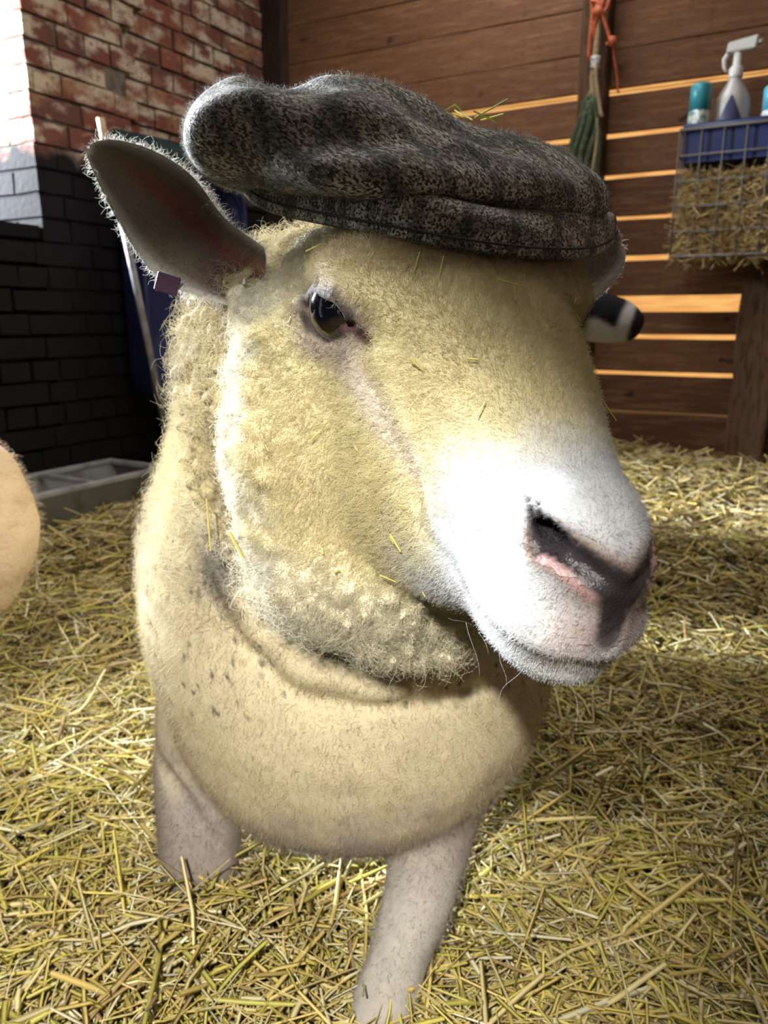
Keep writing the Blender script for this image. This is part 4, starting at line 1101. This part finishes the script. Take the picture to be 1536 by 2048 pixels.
def tweed():
    m = bpy.data.materials.new('tweed'); m.use_nodes = True
    nd, lk = m.node_tree.nodes, m.node_tree.links; b = nd['Principled BSDF']
    b.inputs['Roughness'].default_value = .9; b.inputs['Specular IOR Level'].default_value = .1; b.inputs['Sheen Weight'].default_value = .25
    at = nd.new('ShaderNodeAttribute'); at.attribute_name = 'Cloth'
    def noise(scale, stretch, lo, hi, det=2):
        mp = nd.new('ShaderNodeMapping'); mp.inputs['Scale'].default_value = stretch; mp.inputs['Rotation'].default_value = (0, 0, .6)
        lk.new(at.outputs['Vector'], mp.inputs['Vector'])
        nz = nd.new('ShaderNodeTexNoise'); nz.inputs['Scale'].default_value = scale; nz.inputs['Detail'].default_value = det
        lk.new(mp.outputs[0], nz.inputs['Vector'])
        mr = nd.new('ShaderNodeMapRange'); mr.inputs[1].default_value = lo; mr.inputs[2].default_value = hi
        lk.new(nz.outputs[0], mr.inputs[0]); return mr.outputs[0]
    def mix(f, a, bcol):
        x = nd.new('ShaderNodeMix'); x.data_type = 'RGBA'
        if isinstance(f, float): x.inputs[0].default_value = f
        else: lk.new(f, x.inputs[0])
        for i, v in ((6, a), (7, bcol)):
            if isinstance(v, tuple): x.inputs[i].default_value = (*v, 1)
            else: lk.new(v, x.inputs[i])
        return x.outputs[2]
    def lines(axis, freq, lo, hi, ph=0.0):
        sp = nd.new('ShaderNodeSeparateXYZ'); lk.new(at.outputs['Vector'], sp.inputs[0])
        a = nd.new('ShaderNodeMath'); a.operation = 'MULTIPLY_ADD'; lk.new(sp.outputs[axis], a.inputs[0]); a.inputs[1].default_value = freq; a.inputs[2].default_value = ph
        s = nd.new('ShaderNodeMath'); s.operation = 'SINE'; lk.new(a.outputs[0], s.inputs[0])
        mr = nd.new('ShaderNodeMapRange'); mr.inputs[1].default_value = lo; mr.inputs[2].default_value = hi; lk.new(s.outputs[0], mr.inputs[0])
        return mr.outputs[0]
    c = mix(noise(620, (1, .40, 1), .44, .56), (.68, .66, .57), (.06, .058, .055))
    c = mix(noise(260, (1, .6, 1), .52, .68), c, (.26, .25, .22))
    dk = mix(lines(0, 2 * math.pi / .030, .55, .85), c, (.018, .018, .02))
    g = mix(.55, c, dk)
    dk2 = mix(lines(1, 2 * math.pi / .034, .60, .88), g, (.02, .02, .022))
    g = mix(.48, g, dk2)
    dk3 = mix(lines(1, 2 * math.pi / .068, .2, .5, 1.0), g, (.03, .03, .032))
    g = mix(.22, g, dk3)
    lk.new(g, b.inputs['Base Color'])
    bp = nd.new('ShaderNodeBump'); bp.inputs['Strength'].default_value = .6; bp.inputs['Distance'].default_value = .0015
    nz = nd.new('ShaderNodeTexNoise'); nz.inputs['Scale'].default_value = 420; lk.new(at.outputs['Vector'], nz.inputs['Vector'])
    lk.new(nz.outputs[0], bp.inputs['Height']); lk.new(bp.outputs[0], b.inputs['Normal'])
    return m
def cloth_attr(me, co):
    a = me.attributes.new('Cloth', 'FLOAT_VECTOR', 'POINT'); a.data.foreach_set('vector', np.asarray(co, np.float32).ravel())
def build_cap():
    root = empty('flat_cap', to_world((0, -.08, .04)))
    inv = Matrix.Translation(-root.location)
    tag(root, 'grey tweed flat cap with dark check lines perched on the sheep', 'cap')
    mt = tweed()
    V, Q = surface(crown_sdf, [axis((-.19, .0032), .19), axis((-.28, .0032), .06), axis((.02, .0032), .16)])
    Vw = to_world(V) - np.array(root.location)
    me = new_mesh('crown', Vw, Q); cloth_attr(me, np.stack([V[:, 0] + .35 * V[:, 1], V[:, 1] + .9 * V[:, 2], V[:, 2]], 1))
    crown = obj('crown', me, mt, root)
    # peak: top skin from the crown fold to the rim, underside back to the forehead
    t = np.linspace(0, len(CAP_RIM) - 1, 60)
    def sm(A):
        P = np.stack([np.interp(t, np.arange(len(A)), A[:, i]) for i in range(3)], 1)
        for _ in range(12): P[1:-1] = (P[:-2] + 2 * P[1:-1] + P[2:]) / 4
        return P
    rim, fo = sm(CAP_RIM), sm(CAP_FOLD)
    inn = fo * .78 + np.array([0, -.10, .05]) * .22
    s = np.linspace(0, 1, 12)
    rows = [inn] + [fo * (1 - a) + rim * a + np.array([0, .006, .006]) * math.sin(a * math.pi) for a in s]
    rows += [rim + np.array([0, .0015, -.003]), rim + np.array([0, -.002, -.006])]
    und = rim * .80 + np.array([0, -.10, .055]) * .20
    rows += [rim * (1 - a) + und * a - np.array([0, 0, .006 - .002 * a]) for a in (.25, .6, 1.0)]
    G = np.stack(rows, 0); m_, n_ = G.shape[:2]
    F_ = np.array([(i * n_ + j, (i + 1) * n_ + j, (i + 1) * n_ + j + 1, i * n_ + j + 1) for i in range(m_ - 1) for j in range(n_ - 1)])
    l = G.reshape(-1, 3)
    me = new_mesh('peak', to_world(l) - np.array(root.location), F_); cloth_attr(me, np.stack([l[:, 0] * 1.0 - .4 * l[:, 1], l[:, 1] * 1.2 + .02 * l[:, 0], l[:, 2]], 1))
    pk = obj('peak', me, mt, root); pk['label'] = 'stiff front peak of the cap'
    # stitched seam along the peak edge
    seam = to_world(rim + np.array([0, .0022, .0015])) - np.array(root.location)
    MB().tube(seam, .0007, 6).build('seam', material('seam_thread', (.05, .05, .048), .9), pk, True)
    rng = np.random.default_rng(5)
    N = vnormals(Vw, Q)
    P, n, fi, W = scatter(Vw, Q, N, 26000, np.ones(len(Vw)), rng)
    d = n * .7 + rng.normal(size=n.shape) * .5; d /= np.linalg.norm(d, axis=1)[:, None]
    g = .10 + .45 * rng.random((len(P), 1)) ** 2
    hair('tweed_fuzz', P, d, .0035 * (.4 + rng.random(len(P))), .3, .00007, g * np.array([[1, .97, .88]]), M_HAIR, root, rng, 3)
build_cap()
